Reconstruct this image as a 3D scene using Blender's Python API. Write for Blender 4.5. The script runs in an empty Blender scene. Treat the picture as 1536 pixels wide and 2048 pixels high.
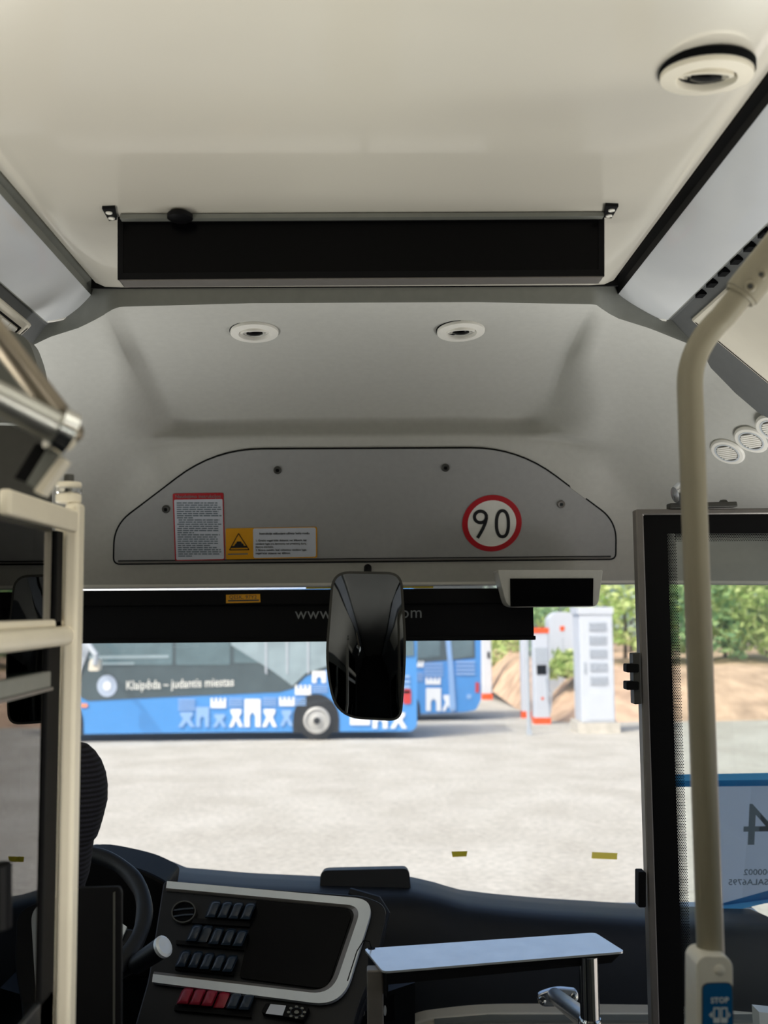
import bpy, bmesh, math, random
from mathutils import Vector, Matrix
V = Vector
random.seed(7)
S = bpy.context.scene
COL = S.collection

# ------------------------------------------------------------------ camera
CAM = V((0, 0, 1.65))
F, CX, CY = 2070.0, 768.0, 1024.0            # focal length in pixels of the 1536 x 2048 frame
YAW, PITCH, ROLL = math.radians(0.72), math.radians(5.27), math.radians(0.5)
fwd = V((math.sin(YAW)*math.cos(PITCH), math.cos(YAW)*math.cos(PITCH), math.sin(PITCH)))
r0 = V((math.cos(YAW), -math.sin(YAW), 0)); u0 = r0.cross(fwd)
rt = r0*math.cos(ROLL) - u0*math.sin(ROLL)
up = r0*math.sin(ROLL) + u0*math.cos(ROLL)
cd = bpy.data.cameras.new('camera'); cam = bpy.data.objects.new('camera', cd); COL.objects.link(cam)
cam.matrix_world = Matrix(((rt.x, up.x, -fwd.x, CAM.x), (rt.y, up.y, -fwd.y, CAM.y), (rt.z, up.z, -fwd.z, CAM.z), (0, 0, 0, 1)))
cd.sensor_fit = 'HORIZONTAL'; cd.sensor_width = 36; cd.lens = F/1536*36
cd.clip_start = 0.02; cd.clip_end = 500
cd.dof.use_dof = True; cd.dof.focus_distance = 2.4; cd.dof.aperture_fstop = 4.9
S.camera = cam

# ------------------------------------------------------------------ light
world = bpy.data.worlds.new('sky'); S.world = world; world.use_nodes = True
wn = world.node_tree.nodes; wl = world.node_tree.links
sky = wn.new('ShaderNodeTexSky'); sky.sky_type = 'NISHITA'; sky.sun_disc = False
sky.sun_elevation = math.radians(48); sky.sun_rotation = math.radians(220); sky.air_density = 0.8; sky.dust_density = 5.0
wl.new(sky.outputs[0], wn['Background'].inputs[0]); wn['Background'].inputs[1].default_value = 0.25
def lamp(name, kind, loc, direction, energy, color=(1, 1, 1), size=None, angle=None):
    d = bpy.data.lights.new(name, kind); d.energy = energy; d.color = color
    if size: d.shape = 'RECTANGLE'; d.size, d.size_y = size
    if angle: d.angle = angle
    o = bpy.data.objects.new(name, d); COL.objects.link(o); o.location = loc
    o.rotation_euler = V(direction).to_track_quat('-Z', 'Y').to_euler()
    return o
lamp('sun', 'SUN', (0, 0, 30), (0.55, 0.42, -0.80), 2.2, (1.0, 0.96, 0.88), angle=math.radians(0.6))
# added fill lights at the side openings, brightening ceiling, front cap and cab post
for sx, nm in ((-1, 'left'), (1, 'right')):
    lamp('window_light_'+nm, 'AREA', (sx*1.22, 0.60, 1.30), (-sx*0.38, 0.05, 0.92), 15, (1.0, 0.96, 0.88), size=(1.5, 0.8)).data.spread = math.radians(104)
    lamp('front_window_light_'+nm, 'AREA', (sx*1.20, 2.25, 1.35), (-sx*0.42, -0.16, 0.89), 5.4, (0.98, 0.97, 0.93), size=(1.0, 0.28)).data.spread = math.radians(105)  # added fill for the front cap, spread kept off the hatch
lamp('side_window_light', 'AREA', (1.22, -0.6, 1.35), (-1.65, 2.1, -0.02), 2.2, (1.0, 0.96, 0.88), size=(0.7, 0.5)).data.spread = math.radians(26)  # added narrow fill aimed at the cab post, clear of the pole
vs = S.view_settings
vs.view_transform = 'Standard'; vs.look = 'None'; vs.gamma = 1.0; vs.use_curve_mapping = False; vs.exposure = 0.0
S.cycles.max_bounces = 10; S.cycles.diffuse_bounces = 5; S.cycles.transparent_max_bounces = 24; S.cycles.glossy_bounces = 5
S.cycles.use_denoising = True; S.cycles.sample_clamp_indirect = 6.0; S.cycles.caustics_reflective = False; S.cycles.caustics_refractive = False

# ------------------------------------------------------------------ pixel <-> world helpers
def ray(px, py):
    return (fwd*F + rt*(px-CX) - up*(py-CY)).normalized()
def aY(px, py, Y):
    d = ray(px, py); return CAM + d*((Y-CAM.y)/d.y)
def aZ(px, py, Z):
    d = ray(px, py); return CAM + d*((Z-CAM.z)/d.z)
def aX(px, py, X):
    d = ray(px, py); return CAM + d*((X-CAM.x)/d.x)
class Plane:
    def __init__(s, o, u, v):
        s.o = V(o); s.u = V(u).normalized(); s.n = s.u.cross(V(v)).normalized(); s.v = s.n.cross(s.u)
    def hit(s, px, py, off=0.0):
        d = ray(px, py); o = s.o + s.n*off
        return CAM + d*((o-CAM).dot(s.n)/d.dot(s.n))
    def pts(s, poly, off=0.0): return [s.hit(x, y, off) for x, y in poly]
    def at(s, a, b, off=0.0): return s.o + s.u*a + s.v*b + s.n*off
def YP(Y): return Plane((0, Y, 0), (1, 0, 0), (0, 0, 1))
def rounded(poly, rad, seg=5):
    out = []; n = len(poly)
    for i in range(n):
        p0, p1, p2 = V(poly[i-1]), V(poly[i]), V(poly[(i+1) % n])
        r = rad[i] if isinstance(rad, (list, tuple)) else rad
        a = (p0-p1); b = (p2-p1)
        k = min(r, a.length*.49, b.length*.49)
        A = p1 + a.normalized()*k; B = p1 + b.normalized()*k
        for j in range(seg+1):
            t = j/seg
            out.append(tuple(A*(1-t)**2 + p1*2*t*(1-t) + B*t*t))
    return out
def rrect(x0, y0, x1, y1, r, seg=4): return rounded([(x0, y0), (x1, y0), (x1, y1), (x0, y1)], r, seg)
def ell(cx, cy, rx, ry, n=24, rot=0.0):
    return [(cx + rx*math.cos(t)*math.cos(rot) - ry*math.sin(t)*math.sin(rot), cy + rx*math.cos(t)*math.sin(rot) + ry*math.sin(t)*math.cos(rot)) for t in [2*math.pi*i/n for i in range(n)]]
def inset(poly, k):
    c = sum((V(p) for p in poly), V((0, 0)))/len(poly)
    out = []; n = len(poly)
    area = sum(poly[i-1][0]*poly[i][1]-poly[i][0]*poly[i-1][1] for i in range(n))
    sg = 1 if area > 0 else -1
    for i in range(n):
        e = V(poly[(i+1) % n]) - V(poly[i-1])
        nn = V((-e.y, e.x)).normalized()*sg
        out.append(tuple(V(poly[i]) + nn*k))
    return out

# ------------------------------------------------------------------ mesh building
class MB:
    def __init__(s): s.v = []; s.f = []
    def add(s, vs, fs):
        b = len(s.v); s.v += [V(p) for p in vs]; s.f += [[b+i for i in f] for f in fs]; return s
    def poly(s, pts): return s.add(pts, [list(range(len(pts)))])
    def prism(s, pts, vec):
        n = len(pts); vec = V(vec)
        fs = [list(range(n)), list(range(2*n-1, n-1, -1))]
        fs += [[i, (i+1) % n, n+(i+1) % n, n+i] for i in range(n)]
        return s.add(list(pts)+[V(p)+vec for p in pts], fs)
    def frame(s, outer, inner, vec):
        n = len(outer); vec = V(vec); fs = []
        vs = list(outer)+list(inner)+[V(p)+vec for p in outer]+[V(p)+vec for p in inner]
        for i in range(n):
            j = (i+1) % n
            fs += [[i, j, n+j, n+i], [2*n+i, 3*n+i, 3*n+j, 2*n+j], [i, 2*n+i, 2*n+j, j], [n+i, n+j, 3*n+j, 3*n+i]]
        return s.add(vs, fs)
    def box(s, a, b):
        x0, y0, z0 = [min(a[i], b[i]) for i in range(3)]; x1, y1, z1 = [max(a[i], b[i]) for i in range(3)]
        return s.add([(x0, y0, z0), (x1, y0, z0), (x1, y1, z0), (x0, y1, z0), (x0, y0, z1), (x1, y0, z1), (x1, y1, z1), (x0, y1, z1)],
                     [[0, 3, 2, 1], [4, 5, 6, 7], [0, 1, 5, 4], [1, 2, 6, 5], [2, 3, 7, 6], [3, 0, 4, 7]])
    def obox(s, c, ax, ay, az):
        c, ax, ay, az = V(c), V(ax), V(ay), V(az)
        return s.prism([c-ax-ay-az, c+ax-ay-az, c+ax+ay-az, c-ax+ay-az], az*2)
    def tube(s, path, r, seg=14, cap=True):
        path = [V(p) for p in path]; n = len(path); rs = r if isinstance(r, (list, tuple)) else [r]*n
        T = [(path[min(i+1, n-1)]-path[max(i-1, 0)]).normalized() for i in range(n)]
        N = T[0].orthogonal().normalized(); vs = []; fs = []
        for i in range(n):
            N = (N - T[i]*N.dot(T[i])).normalized(); B = T[i].cross(N)
            vs += [path[i]+(N*math.cos(2*math.pi*k/seg)+B*math.sin(2*math.pi*k/seg))*rs[i] for k in range(seg)]
        for i in range(n-1):
            fs += [[i*seg+k, i*seg+(k+1) % seg, (i+1)*seg+(k+1) % seg, (i+1)*seg+k] for k in range(seg)]
        if cap: fs += [list(range(seg-1, -1, -1)), [(n-1)*seg+k for k in range(seg)]]
        return s.add(vs, fs)
    def lathe(s, c, axis, prof, seg=28, close=False):
        c = V(c); a = V(axis).normalized(); N = a.orthogonal().normalized(); B = a.cross(N); vs = []; fs = []
        for r, h in prof:
            vs += [c+a*h+(N*math.cos(2*math.pi*k/seg)+B*math.sin(2*math.pi*k/seg))*r for k in range(seg)]
        m = len(prof)
        for i in range(m-1 if not close else m):
            j = (i+1) % m
            fs += [[i*seg+k, i*seg+(k+1) % seg, j*seg+(k+1) % seg, j*seg+k] for k in range(seg)]
        if not close: fs += [list(range(seg-1, -1, -1)), [(m-1)*seg+k for k in range(seg)]]
        return s.add(vs, fs)
    def grid(s, rows, thick=None):
        m, n = len(rows), len(rows[0]); vs = [p for r in rows for p in r]
        fs = [[i*n+j, i*n+j+1, (i+1)*n+j+1, (i+1)*n+j] for i in range(m-1) for j in range(n-1)]
        if thick is not None:
            t = V(thick); k = m*n; vs = vs+[V(p)+t for p in vs]
            fs += [[k+q for q in reversed(f)] for f in fs]
            rim = [j for j in range(n)]+[i*n+n-1 for i in range(1, m)]+[(m-1)*n+j for j in range(n-2, -1, -1)]+[i*n for i in range(m-2, 0, -1)]
            fs += [[rim[q], k+rim[q], k+rim[(q+1) % len(rim)], rim[(q+1) % len(rim)]] for q in range(len(rim))]
        return s.add(vs, fs)
LOC = {}
def obj(name, mb, m, parent=None, smooth=False, bevel=0.0, seg=2, label=None, kind=None, recalc=True, angle=35):
    if isinstance(mb, MB):
        vs = mb.v; lo = V([min(p[i] for p in vs) for i in range(3)]); hi = V([max(p[i] for p in vs) for i in range(3)])
        o0 = V(((lo.x+hi.x)/2, (lo.y+hi.y)/2, lo.z))
        me = bpy.data.meshes.new(name); me.from_pydata([p-o0 for p in vs], [], mb.f)
    else:
        me = mb; o0 = V((0, 0, 0))
    if recalc:
        bm = bmesh.new(); bm.from_mesh(me); bmesh.ops.recalc_face_normals(bm, faces=bm.faces); bm.to_mesh(me); bm.free()
    me.materials.clear(); me.materials.append(m)
    if smooth:
        me.shade_smooth()
        try: me.set_sharp_from_angle(angle=math.radians(angle))
        except Exception: pass
    o = bpy.data.objects.new(name, me); COL.objects.link(o); o.location = o0; LOC[o.name] = o0
    if parent is not None:
        o.parent = parent; o.matrix_parent_inverse = Matrix.Translation(-LOC[parent.name])
    if bevel:
        b = o.modifiers.new('bevel', 'BEVEL'); b.width = bevel; b.segments = seg; b.limit_method = 'ANGLE'; b.harden_normals = False
    if label: o['label'] = label
    if kind: o['kind'] = kind
    return o
def empty(name, loc):
    o = bpy.data.objects.new(name, None); COL.objects.link(o); o.location = V(loc); LOC[o.name] = V(loc); o.empty_display_size = .05
    return o
def tag(o, label, cat, group=None):
    o['label'] = label; o['category'] = cat
    if group: o['group'] = group
    return o
def struct(name, mb, m, parent=None, **k):
    o = obj(name, mb, m, parent, **k)
    if parent is None: o['kind'] = 'structure'
    return o
def copy_tree(o, offset, parent=None):
    c = o.copy(); COL.objects.link(c)
    if parent is None:
        c.location = V(o.location)+V(offset); LOC[c.name] = c.location.copy()
    else:
        c.parent = parent
    for ch in [x for x in COL.objects if x.parent == o]: copy_tree(ch, offset, c)
    return c
def text(string, size, pl_o, u, v, align='CENTER', bold=0.0, space=1.0, extrude=0.0003):
    cu = bpy.data.curves.new('t', 'FONT'); cu.body = string; cu.size = size; cu.align_x = align; cu.align_y = 'CENTER'
    cu.offset = bold; cu.space_character = space; cu.resolution_u = 3; cu.extrude = extrude
    o = bpy.data.objects.new('t', cu); COL.objects.link(o)
    dg = bpy.context.evaluated_depsgraph_get(); me = bpy.data.meshes.new_from_object(o.evaluated_get(dg))
    bpy.data.objects.remove(o); bpy.data.curves.remove(cu)
    u = V(u); v = V(v); n = u.cross(v).normalized(); mb = MB()
    mb.add([V(pl_o)+u*p.co.x+v*p.co.y+n*p.co.z for p in me.vertices], [list(p.vertices) for p in me.polygons])
    bpy.data.meshes.remove(me)
    return mb

# ------------------------------------------------------------------ materials
def lin(c):
    c = [x/255 for x in c]
    return tuple((x/12.92 if x <= .04045 else ((x+.055)/1.055)**2.4) for x in c)
def mat(name, rgb, rough=.5, metal=0.0, spec=.5, noise=0.0, nscale=40.0, bump=0.0, bscale=200.0, coat=0.0, emit=None, trans=0.0):
    m = bpy.data.materials.new(name); m.use_nodes = True; nt = m.node_tree; b = nt.nodes['Principled BSDF']
    c = lin(rgb); b.inputs['Roughness'].default_value = rough; b.inputs['Metallic'].default_value = metal
    b.inputs['Specular IOR Level'].default_value = spec; b.inputs['Coat Weight'].default_value = coat; b.inputs['Coat Roughness'].default_value = .08
    b.inputs['Base Color'].default_value = (*c, 1)
    tc = nt.nodes.new('ShaderNodeTexCoord')
    nz = nt.nodes.new('ShaderNodeTexNoise'); nz.inputs['Scale'].default_value = nscale; nz.inputs['Detail'].default_value = 5
    nt.links.new(tc.outputs['Object'], nz.inputs['Vector'])
    rp = nt.nodes.new('ShaderNodeValToRGB'); k = max(noise, .02)
    rp.color_ramp.elements[0].position = .3; rp.color_ramp.elements[1].position = .7
    rp.color_ramp.elements[0].color = (*[x*(1-k) for x in c], 1); rp.color_ramp.elements[1].color = (*[min(1, x*(1+k)) for x in c], 1)
    nt.links.new(nz.outputs['Fac'], rp.inputs['Fac']); nt.links.new(rp.outputs['Color'], b.inputs['Base Color'])
    if bump:
        n2 = nt.nodes.new('ShaderNodeTexNoise'); n2.inputs['Scale'].default_value = bscale; n2.inputs['Detail'].default_value = 3
        nt.links.new(tc.outputs['Object'], n2.inputs['Vector'])
        bp = nt.nodes.new('ShaderNodeBump'); bp.inputs['Strength'].default_value = bump; bp.inputs['Distance'].default_value = .002
        nt.links.new(n2.outputs['Fac'], bp.inputs['Height']); nt.links.new(bp.outputs['Normal'], b.inputs['Normal'])
    if emit:
        b.inputs['Emission Color'].default_value = (*c, 1); b.inputs['Emission Strength'].default_value = emit
    if trans: b.inputs['Transmission Weight'].default_value = trans
    return m
def gloss(m, ior, coat_ior=1.5):
    b = m.node_tree.nodes['Principled BSDF']; b.inputs['IOR'].default_value = ior; b.inputs['Coat IOR'].default_value = coat_ior
def glass(name, tint=(235, 242, 240), ior=1.5, rough=0.0, dirt=0.0, haze=0.0):
    m = bpy.data.materials.new(name); m.use_nodes = True; nt = m.node_tree; nt.nodes.clear()
    out = nt.nodes.new('ShaderNodeOutputMaterial'); mx = nt.nodes.new('ShaderNodeMixShader'); tr = nt.nodes.new('ShaderNodeBsdfTransparent')
    gl = nt.nodes.new('ShaderNodeBsdfGlossy'); fr = nt.nodes.new('ShaderNodeFresnel'); fr.inputs['IOR'].default_value = ior
    tr.inputs[0].default_value = (*lin(tint), 1); gl.inputs['Roughness'].default_value = rough; gl.inputs[0].default_value = (1, 1, 1, 1)
    nt.links.new(fr.outputs[0], mx.inputs[0]); nt.links.new(tr.outputs[0], mx.inputs[1]); nt.links.new(gl.outputs[0], mx.inputs[2])
    last = mx.outputs[0]
    if dirt:
        df = nt.nodes.new('ShaderNodeBsdfDiffuse'); df.inputs[0].default_value = (.75, .78, .78, 1)
        m2 = nt.nodes.new('ShaderNodeMixShader'); nz = nt.nodes.new('ShaderNodeTexNoise'); nz.inputs['Scale'].default_value = 6; nz.inputs['Detail'].default_value = 8
        tc = nt.nodes.new('ShaderNodeTexCoord'); nt.links.new(tc.outputs['Object'], nz.inputs['Vector'])
        mp = nt.nodes.new('ShaderNodeMapRange'); mp.inputs['From Min'].default_value = .35; mp.inputs['From Max'].default_value = .75
        mp.inputs['To Min'].default_value = dirt*.4; mp.inputs['To Max'].default_value = dirt*1.4
        nt.links.new(nz.outputs['Fac'], mp.inputs['Value']); nt.links.new(mp.outputs[0], m2.inputs[0])
        nt.links.new(last, m2.inputs[1]); nt.links.new(df.outputs[0], m2.inputs[2]); last = m2.outputs[0]
    if haze:
        tl = nt.nodes.new('ShaderNodeBsdfTranslucent'); tl.inputs[0].default_value = (.9, .95, .97, 1)
        m3 = nt.nodes.new('ShaderNodeMixShader'); m3.inputs[0].default_value = haze
        nt.links.new(last, m3.inputs[1]); nt.links.new(tl.outputs[0], m3.inputs[2]); last = m3.outputs[0]
    nt.links.new(last, out.inputs['Surface'])
    return m
def paper(name, rgb, k=.5):
    m = mat(name, rgb, .8, noise=.04, nscale=300); nt = m.node_tree; b = nt.nodes['Principled BSDF']
    tl = nt.nodes.new('ShaderNodeBsdfTranslucent'); tl.inputs[0].default_value = (*lin(rgb), 1)
    mx = nt.nodes.new('ShaderNodeMixShader'); mx.inputs[0].default_value = k
    nt.links.new(b.outputs[0], mx.inputs[1]); nt.links.new(tl.outputs[0], mx.inputs[2]); nt.links.new(mx.outputs[0], nt.nodes['Material Output'].inputs['Surface'])
    return m
M = dict(
    ceiling=mat('ceiling_laminate', (220, 215, 202), .2, spec=1.0, coat=.8, noise=.02, nscale=3),
    cap=mat('moulded_grey_plastic', (190, 190, 184), .5, noise=.03, nscale=60, bump=.10, bscale=420),
    hatch=mat('hatch_grey_plastic', (160, 161, 161), .55, noise=.03, nscale=60, bump=.10, bscale=420),  # same plastic as the cap, its shade put into a darker grey
    cream=mat('cream_plastic', (224, 218, 202), .42, noise=.02, nscale=20),
    post=mat('powder_coated_cream', (226, 218, 198), .38, noise=.03, nscale=15),
    white=mat('white_plastic', (240, 238, 230), .35, noise=.02),
    lampcover=mat('lamp_acrylic', (226, 229, 232), .10, spec=.5, coat=1.0, noise=.04, nscale=5),
    black=mat('black_plastic', (8, 8, 10), .6, spec=.15, noise=.08, nscale=60),
    blackgloss=mat('black_gloss', (4, 4, 6), .25, spec=.12, noise=.05),
    blind=mat('black_blind_fabric', (13, 13, 16), .8, spec=.2, noise=.15, nscale=300),
    rubber=mat('black_rubber', (6, 6, 7), .7, spec=.15, noise=.1),
    dash=mat('dashboard_vinyl', (15, 19, 25), .5, spec=.35, noise=.08, nscale=50, bump=.2, bscale=700),
    console=mat('console_plastic', (13, 16, 21), .42, spec=.35, noise=.08, nscale=50),
    switch=mat('switch_plastic', (38, 50, 64), .25, noise=.06),
    redswitch=mat('red_switch_plastic', (150, 30, 52), .4, noise=.08),
    silver=mat('satin_silver', (222, 228, 232), .38, metal=.3, noise=.04, nscale=12),
    steel=mat('brushed_stainless', (214, 218, 224), .27, metal=1.0, noise=.06, nscale=25),
    chrome=mat('chrome', (215, 215, 212), .12, metal=1.0, noise=.03),
    tube=mat('satin_handrail', (128, 119, 104), .38, metal=.8, noise=.05, nscale=20),
    buttonbody=mat('button_housing', (214, 212, 202), .35, noise=.03), tray=mat('tray_stainless', (244, 247, 250), .26, metal=.75, noise=.05, nscale=18), pole=mat('beige_enamel', (136, 130, 112), .40, spec=.5, noise=.03, nscale=30),
    alu=mat('grey_aluminium', (120, 116, 112), .45, metal=.35, noise=.05),
    darkgrey=mat('dark_grey_plastic', (62, 62, 58), .5, noise=.06),
    midgrey=mat('mid_grey_trim', (118, 120, 114), .5, noise=.05),
    floor=mat('dark_grey_vinyl', (52, 54, 58), .55, noise=.15, nscale=250),
    red=mat('red_print', (176, 22, 34), .5), sign=mat('white_print', (232, 233, 228), .5), ink=mat('black_print', (18, 20, 24), .5),
    yellow=mat('yellow_print', (224, 160, 24), .5), sheet=mat('white_sticker', (206, 212, 224), .45, noise=.02),
    tapey=paper('yellow_tape', (240, 208, 60), .8), tapeb=paper('pale_blue_tape', (100, 190, 240), .8), tapeb2=paper('blue_tape', (40, 130, 185), .75),
    paper=paper('white_paper', (232, 238, 250), .9), inkgrey=mat('grey_print', (96, 112, 124), .6),
    greyprint=mat('grey_lettering', (128, 132, 134), .6), bluelabel=mat('blue_label', (10, 86, 140), .25, noise=.03), labelwhite=mat('label_white', (196, 208, 214), .4),
    fabric=mat('seat_fabric', (34, 34, 42), .9, spec=.2, noise=.25, nscale=400, bump=.3, bscale=900),
    glass=glass('clear_glass', (240, 246, 244), 1.45), windscreen=glass('windscreen_glass', (252, 254, 253), 1.45, haze=.045), doorglass=glass('door_glass', (250, 253, 251), 1.4, dirt=.03), cabglass=glass('cab_glass', (150, 160, 164), 1.75),
    mirror=mat('mirror_glass', (84, 88, 94), .02, metal=1.0, noise=.01),
    busblue=mat('bus_blue_paint', (74, 148, 220), .3, noise=.03, nscale=2, coat=.4), bluelight=mat('pale_blue_livery', (142, 180, 228), .5), buswhite=mat('white_livery', (236, 240, 244), .5),
    busglass=mat('bus_dark_glass', (98, 120, 128), .12, spec=.6, noise=.25, nscale=1.2), busband=mat('bus_dark_band', (78, 92, 98), .2, noise=.1, nscale=2),
    busgrey=mat('bus_grey_glass', (150, 168, 176), .2, noise=.2, nscale=1.5), tyre=mat('tyre_rubber', (38, 40, 42), .8, noise=.1), rim=mat('wheel_rim', (190, 190, 188), .5, metal=.2, noise=.05),
    handsteel=mat('brushed_handrail', (176, 176, 170), .34, metal=.9, noise=.05, nscale=25),
    emblem=mat('emblem_print', (178, 192, 214), .5),
    orange=mat('orange_band', (240, 92, 30), .5), cabinet=mat('white_cabinet', (206, 212, 222), .5, noise=.03, nscale=3), vent=mat('vent_grey', (178, 186, 196), .6, noise=.1),
    concrete=mat('concrete', (205, 200, 190), .9, noise=.15, nscale=6), bark=mat('bark', (84, 70, 54), .9, noise=.2),
    redlamp=mat('red_lamp', (200, 60, 60), .3), pink=mat('orange_marker', (235, 150, 120), .4), dark=mat('dark_void', (5, 6, 8), .8, spec=.1),
    outer=mat('bus_outer_shell', (200, 205, 208), .4, noise=.03),
)
def leaf_mat(name, a, b):
    m = mat(name, a, .6, noise=.02); nt = m.node_tree; bs = nt.nodes['Principled BSDF']
    oi = nt.nodes.new('ShaderNodeNewGeometry'); rp = nt.nodes.new('ShaderNodeValToRGB')
    rp.color_ramp.elements[0].color = (*lin(a), 1); rp.color_ramp.elements[1].color = (*lin(b), 1)
    nt.links.new(oi.outputs['Random Per Island'], rp.inputs['Fac']); nt.links.new(rp.outputs['Color'], bs.inputs['Base Color'])
    tl = nt.nodes.new('ShaderNodeBsdfTranslucent'); nt.links.new(rp.outputs['Color'], tl.inputs[0])
    mx = nt.nodes.new('ShaderNodeMixShader'); mx.inputs[0].default_value = .4
    nt.links.new(bs.outputs[0], mx.inputs[1]); nt.links.new(tl.outputs[0], mx.inputs[2]); nt.links.new(mx.outputs[0], nt.nodes['Material Output'].inputs['Surface'])
    return m
LEAF = [leaf_mat('leaf_bright', (150, 182, 96), (228, 236, 170)), leaf_mat('leaf_deep', (104, 150, 108), (186, 212, 150)), leaf_mat('leaf_blue', (150, 178, 168), (206, 222, 208))]
def ground_mat():
    m = mat('pale_gravel', (205, 200, 190), .95, spec=.2, noise=.16, nscale=16, bump=.6, bscale=30)
    nt = m.node_tree; b = nt.nodes['Principled BSDF']; tc = [n for n in nt.nodes if n.type == 'TEX_COORD'][0]
    rp = [n for n in nt.nodes if n.type == 'VALTORGB'][0]
    n3 = nt.nodes.new('ShaderNodeTexNoise'); n3.inputs['Scale'].default_value = 1.1; n3.inputs['Detail'].default_value = 6
    mp = nt.nodes.new('ShaderNodeMapping'); mp.inputs['Scale'].default_value = (1, .7, 1)
    nt.links.new(tc.outputs['Object'], mp.inputs[0]); nt.links.new(mp.outputs[0], n3.inputs['Vector'])
    mx = nt.nodes.new('ShaderNodeMix'); mx.data_type = 'RGBA'; mx.blend_type = 'MULTIPLY'
    r2 = nt.nodes.new('ShaderNodeValToRGB'); r2.color_ramp.elements[0].position = .35; r2.color_ramp.elements[1].position = .65
    r2.color_ramp.elements[0].color = (.84, .83, .81, 1); r2.color_ramp.elements[1].color = (1, 1, 1, 1)
    nt.links.new(n3.outputs['Fac'], r2.inputs['Fac']); mx.inputs[0].default_value = 1
    nt.links.new(rp.outputs['Color'], mx.inputs[6]); nt.links.new(r2.outputs['Color'], mx.inputs[7]); nt.links.new(mx.outputs[2], b.inputs['Base Color'])
    return m
gloss(M['lampcover'], 2.0, 2.2); gloss(M['ceiling'], 1.7, 1.9)
M['gravel'] = ground_mat()
def stripe(m, scale, dark):
    nt = m.node_tree; b = nt.nodes['Principled BSDF']; tc = [n for n in nt.nodes if n.type == 'TEX_COORD'][0]; rp = [n for n in nt.nodes if n.type == 'VALTORGB'][0]
    w = nt.nodes.new('ShaderNodeTexWave'); w.bands_direction = 'Z'; w.inputs['Scale'].default_value = scale; w.inputs['Distortion'].default_value = .3
    nt.links.new(tc.outputs['Object'], w.inputs['Vector'])
    mx = nt.nodes.new('ShaderNodeMix'); mx.data_type = 'RGBA'; mx.inputs[7].default_value = (*lin(dark), 1)
    nt.links.new(w.outputs['Fac'], mx.inputs[0]); nt.links.new(rp.outputs['Color'], mx.inputs[6]); nt.links.new(mx.outputs[2], b.inputs['Base Color'])
stripe(M['fabric'], 34, (8, 8, 11))  # shaded grooves between the fabric ribs, put into the colour
M['dirt'] = mat('brown_soil', (206, 176, 150), .95, spec=.1, noise=.30, nscale=1.6, bump=.5, bscale=20)

# ================================================================== GROUND AND OUTSIDE
def gz(Y): return 1.65 - 1.87 - .0435*Y
def aG(px, py):
    d = ray(px, py); t = (-1.87)/(d.z + .0435*d.y); return CAM + d*t
struct('ground', MB().grid([[V((x, y, gz(y))) for x in (-90, -20, 0, 20, 90)] for y in (-40, 0, 12, 30, 120)]), M['gravel'])
rows = []
def berm_y0(X): return 27.5
for iy in range(26):
    row = []
    for ix in range(46):
        X = 4.75 + ix*.55 if ix < 8 else 4.75+4.4+(ix-8)*1.0; k = (iy/25)**1.5
        Y = berm_y0(X) + k*34
        h = 1.4*min(1, k*34/3.6)*min(1, (X-4.75)/1.0) + max(0, k*34-6)*.05 - .06
        row.append(V((X, Y, gz(Y)+h+(random.uniform(-.1, .1) if iy and ix else 0))))
    rows.append(row)
struct('dirt_bank', MB().grid(rows), M['dirt'], smooth=True, angle=180)
# stones and the pale pipe lying on the bank
def clod(px, py, Y, r):
    mb = MB(); p = aY(px, py, Y)
    mb.lathe(p+V((0, 0, -r*.5)), (random.uniform(-.3, .3), random.uniform(-.3, .3), 1), [(r*.5, 0), (r, r*.4), (r*.8, r*.9), (r*.3, r*1.2)], 7)
    return mb

def bush(px, Y, zb, rx, rz, li, n, label, name='bush'):
    base = aY(px, 1300, Y); base.z = zb
    tr = obj(name, MB().tube([base, base+V((.05, 0, rz*.7)), base+V((-.05, .1, rz*1.3))], [.07, .05, .02], 6), M['bark'])
    mb = MB()
    for i in range(n):
        th = random.uniform(0, 2*math.pi); ph = math.acos(random.uniform(-.6, 1)); q = random.uniform(.45, 1)**.5
        w = 1+.25*math.sin(th*3+px)+.2*math.sin(ph*5+px)
        c = base+V((rx*w*q*math.sin(ph)*math.cos(th), rx*w*q*math.sin(ph)*math.sin(th), rz*.75+rz*q*w*math.cos(ph)))
        s = random.uniform(.09, .2); a = V((random.gauss(0, 1), random.gauss(0, 1), random.gauss(0, 1))).normalized()*s
        b = a.orthogonal().normalized()*s*.6
        mb.add([c-a, c+b, c+a, c-b], [[0, 1, 2, 3]])
    f = obj('foliage', mb, LEAF[li], tr, kind='stuff', recalc=False)
    tag(tr, label, 'bush')
    return tr
bush(1010, 46, gz(46)+.9, 1.5, 1.5, 0, 900, 'low green bush far back between the two slimmest charging posts')
bush(1045, 50, gz(50)+1.2, 2.2, 2.0, 0, 900, 'pale yellow-green bush rising behind the charging posts')
bush(1130, 29.9, gz(29.9)+1.1, .42, .40, 0, 400, 'small green tuft at the foot of the white panel with an orange mark')
bush(1095, 42, gz(42)+1.4, 1.3, 1.6, 1, 700, 'dark green bush showing between the orange-banded post and the white panel')
bush(1250, 36, gz(36)+1.6, 1.6, 1.7, 0, 1300, 'yellow-green bush just past the ribbed charging cabinet')
bush(1262, 43, gz(43)+1.8, 2.2, 2.6, 2, 1300, 'tall blue-grey bush rising behind the ribbed charging cabinet')
bush(1380, 36, gz(36)+1.6, 1.6, 1.7, 1, 1500, 'deep green bush on the bank seen through the door leaf beside its black border')
bush(1450, 36.5, gz(36)+1.6, 1.7, 2.2, 0, 1700, 'bright yellow-green bush on the bank seen just right of the beige pole')
bush(1535, 36.5, gz(36)+1.6, 1.8, 2.0, 0, 1700, 'bright yellow-green bush on the bank at the picture edge')
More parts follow.
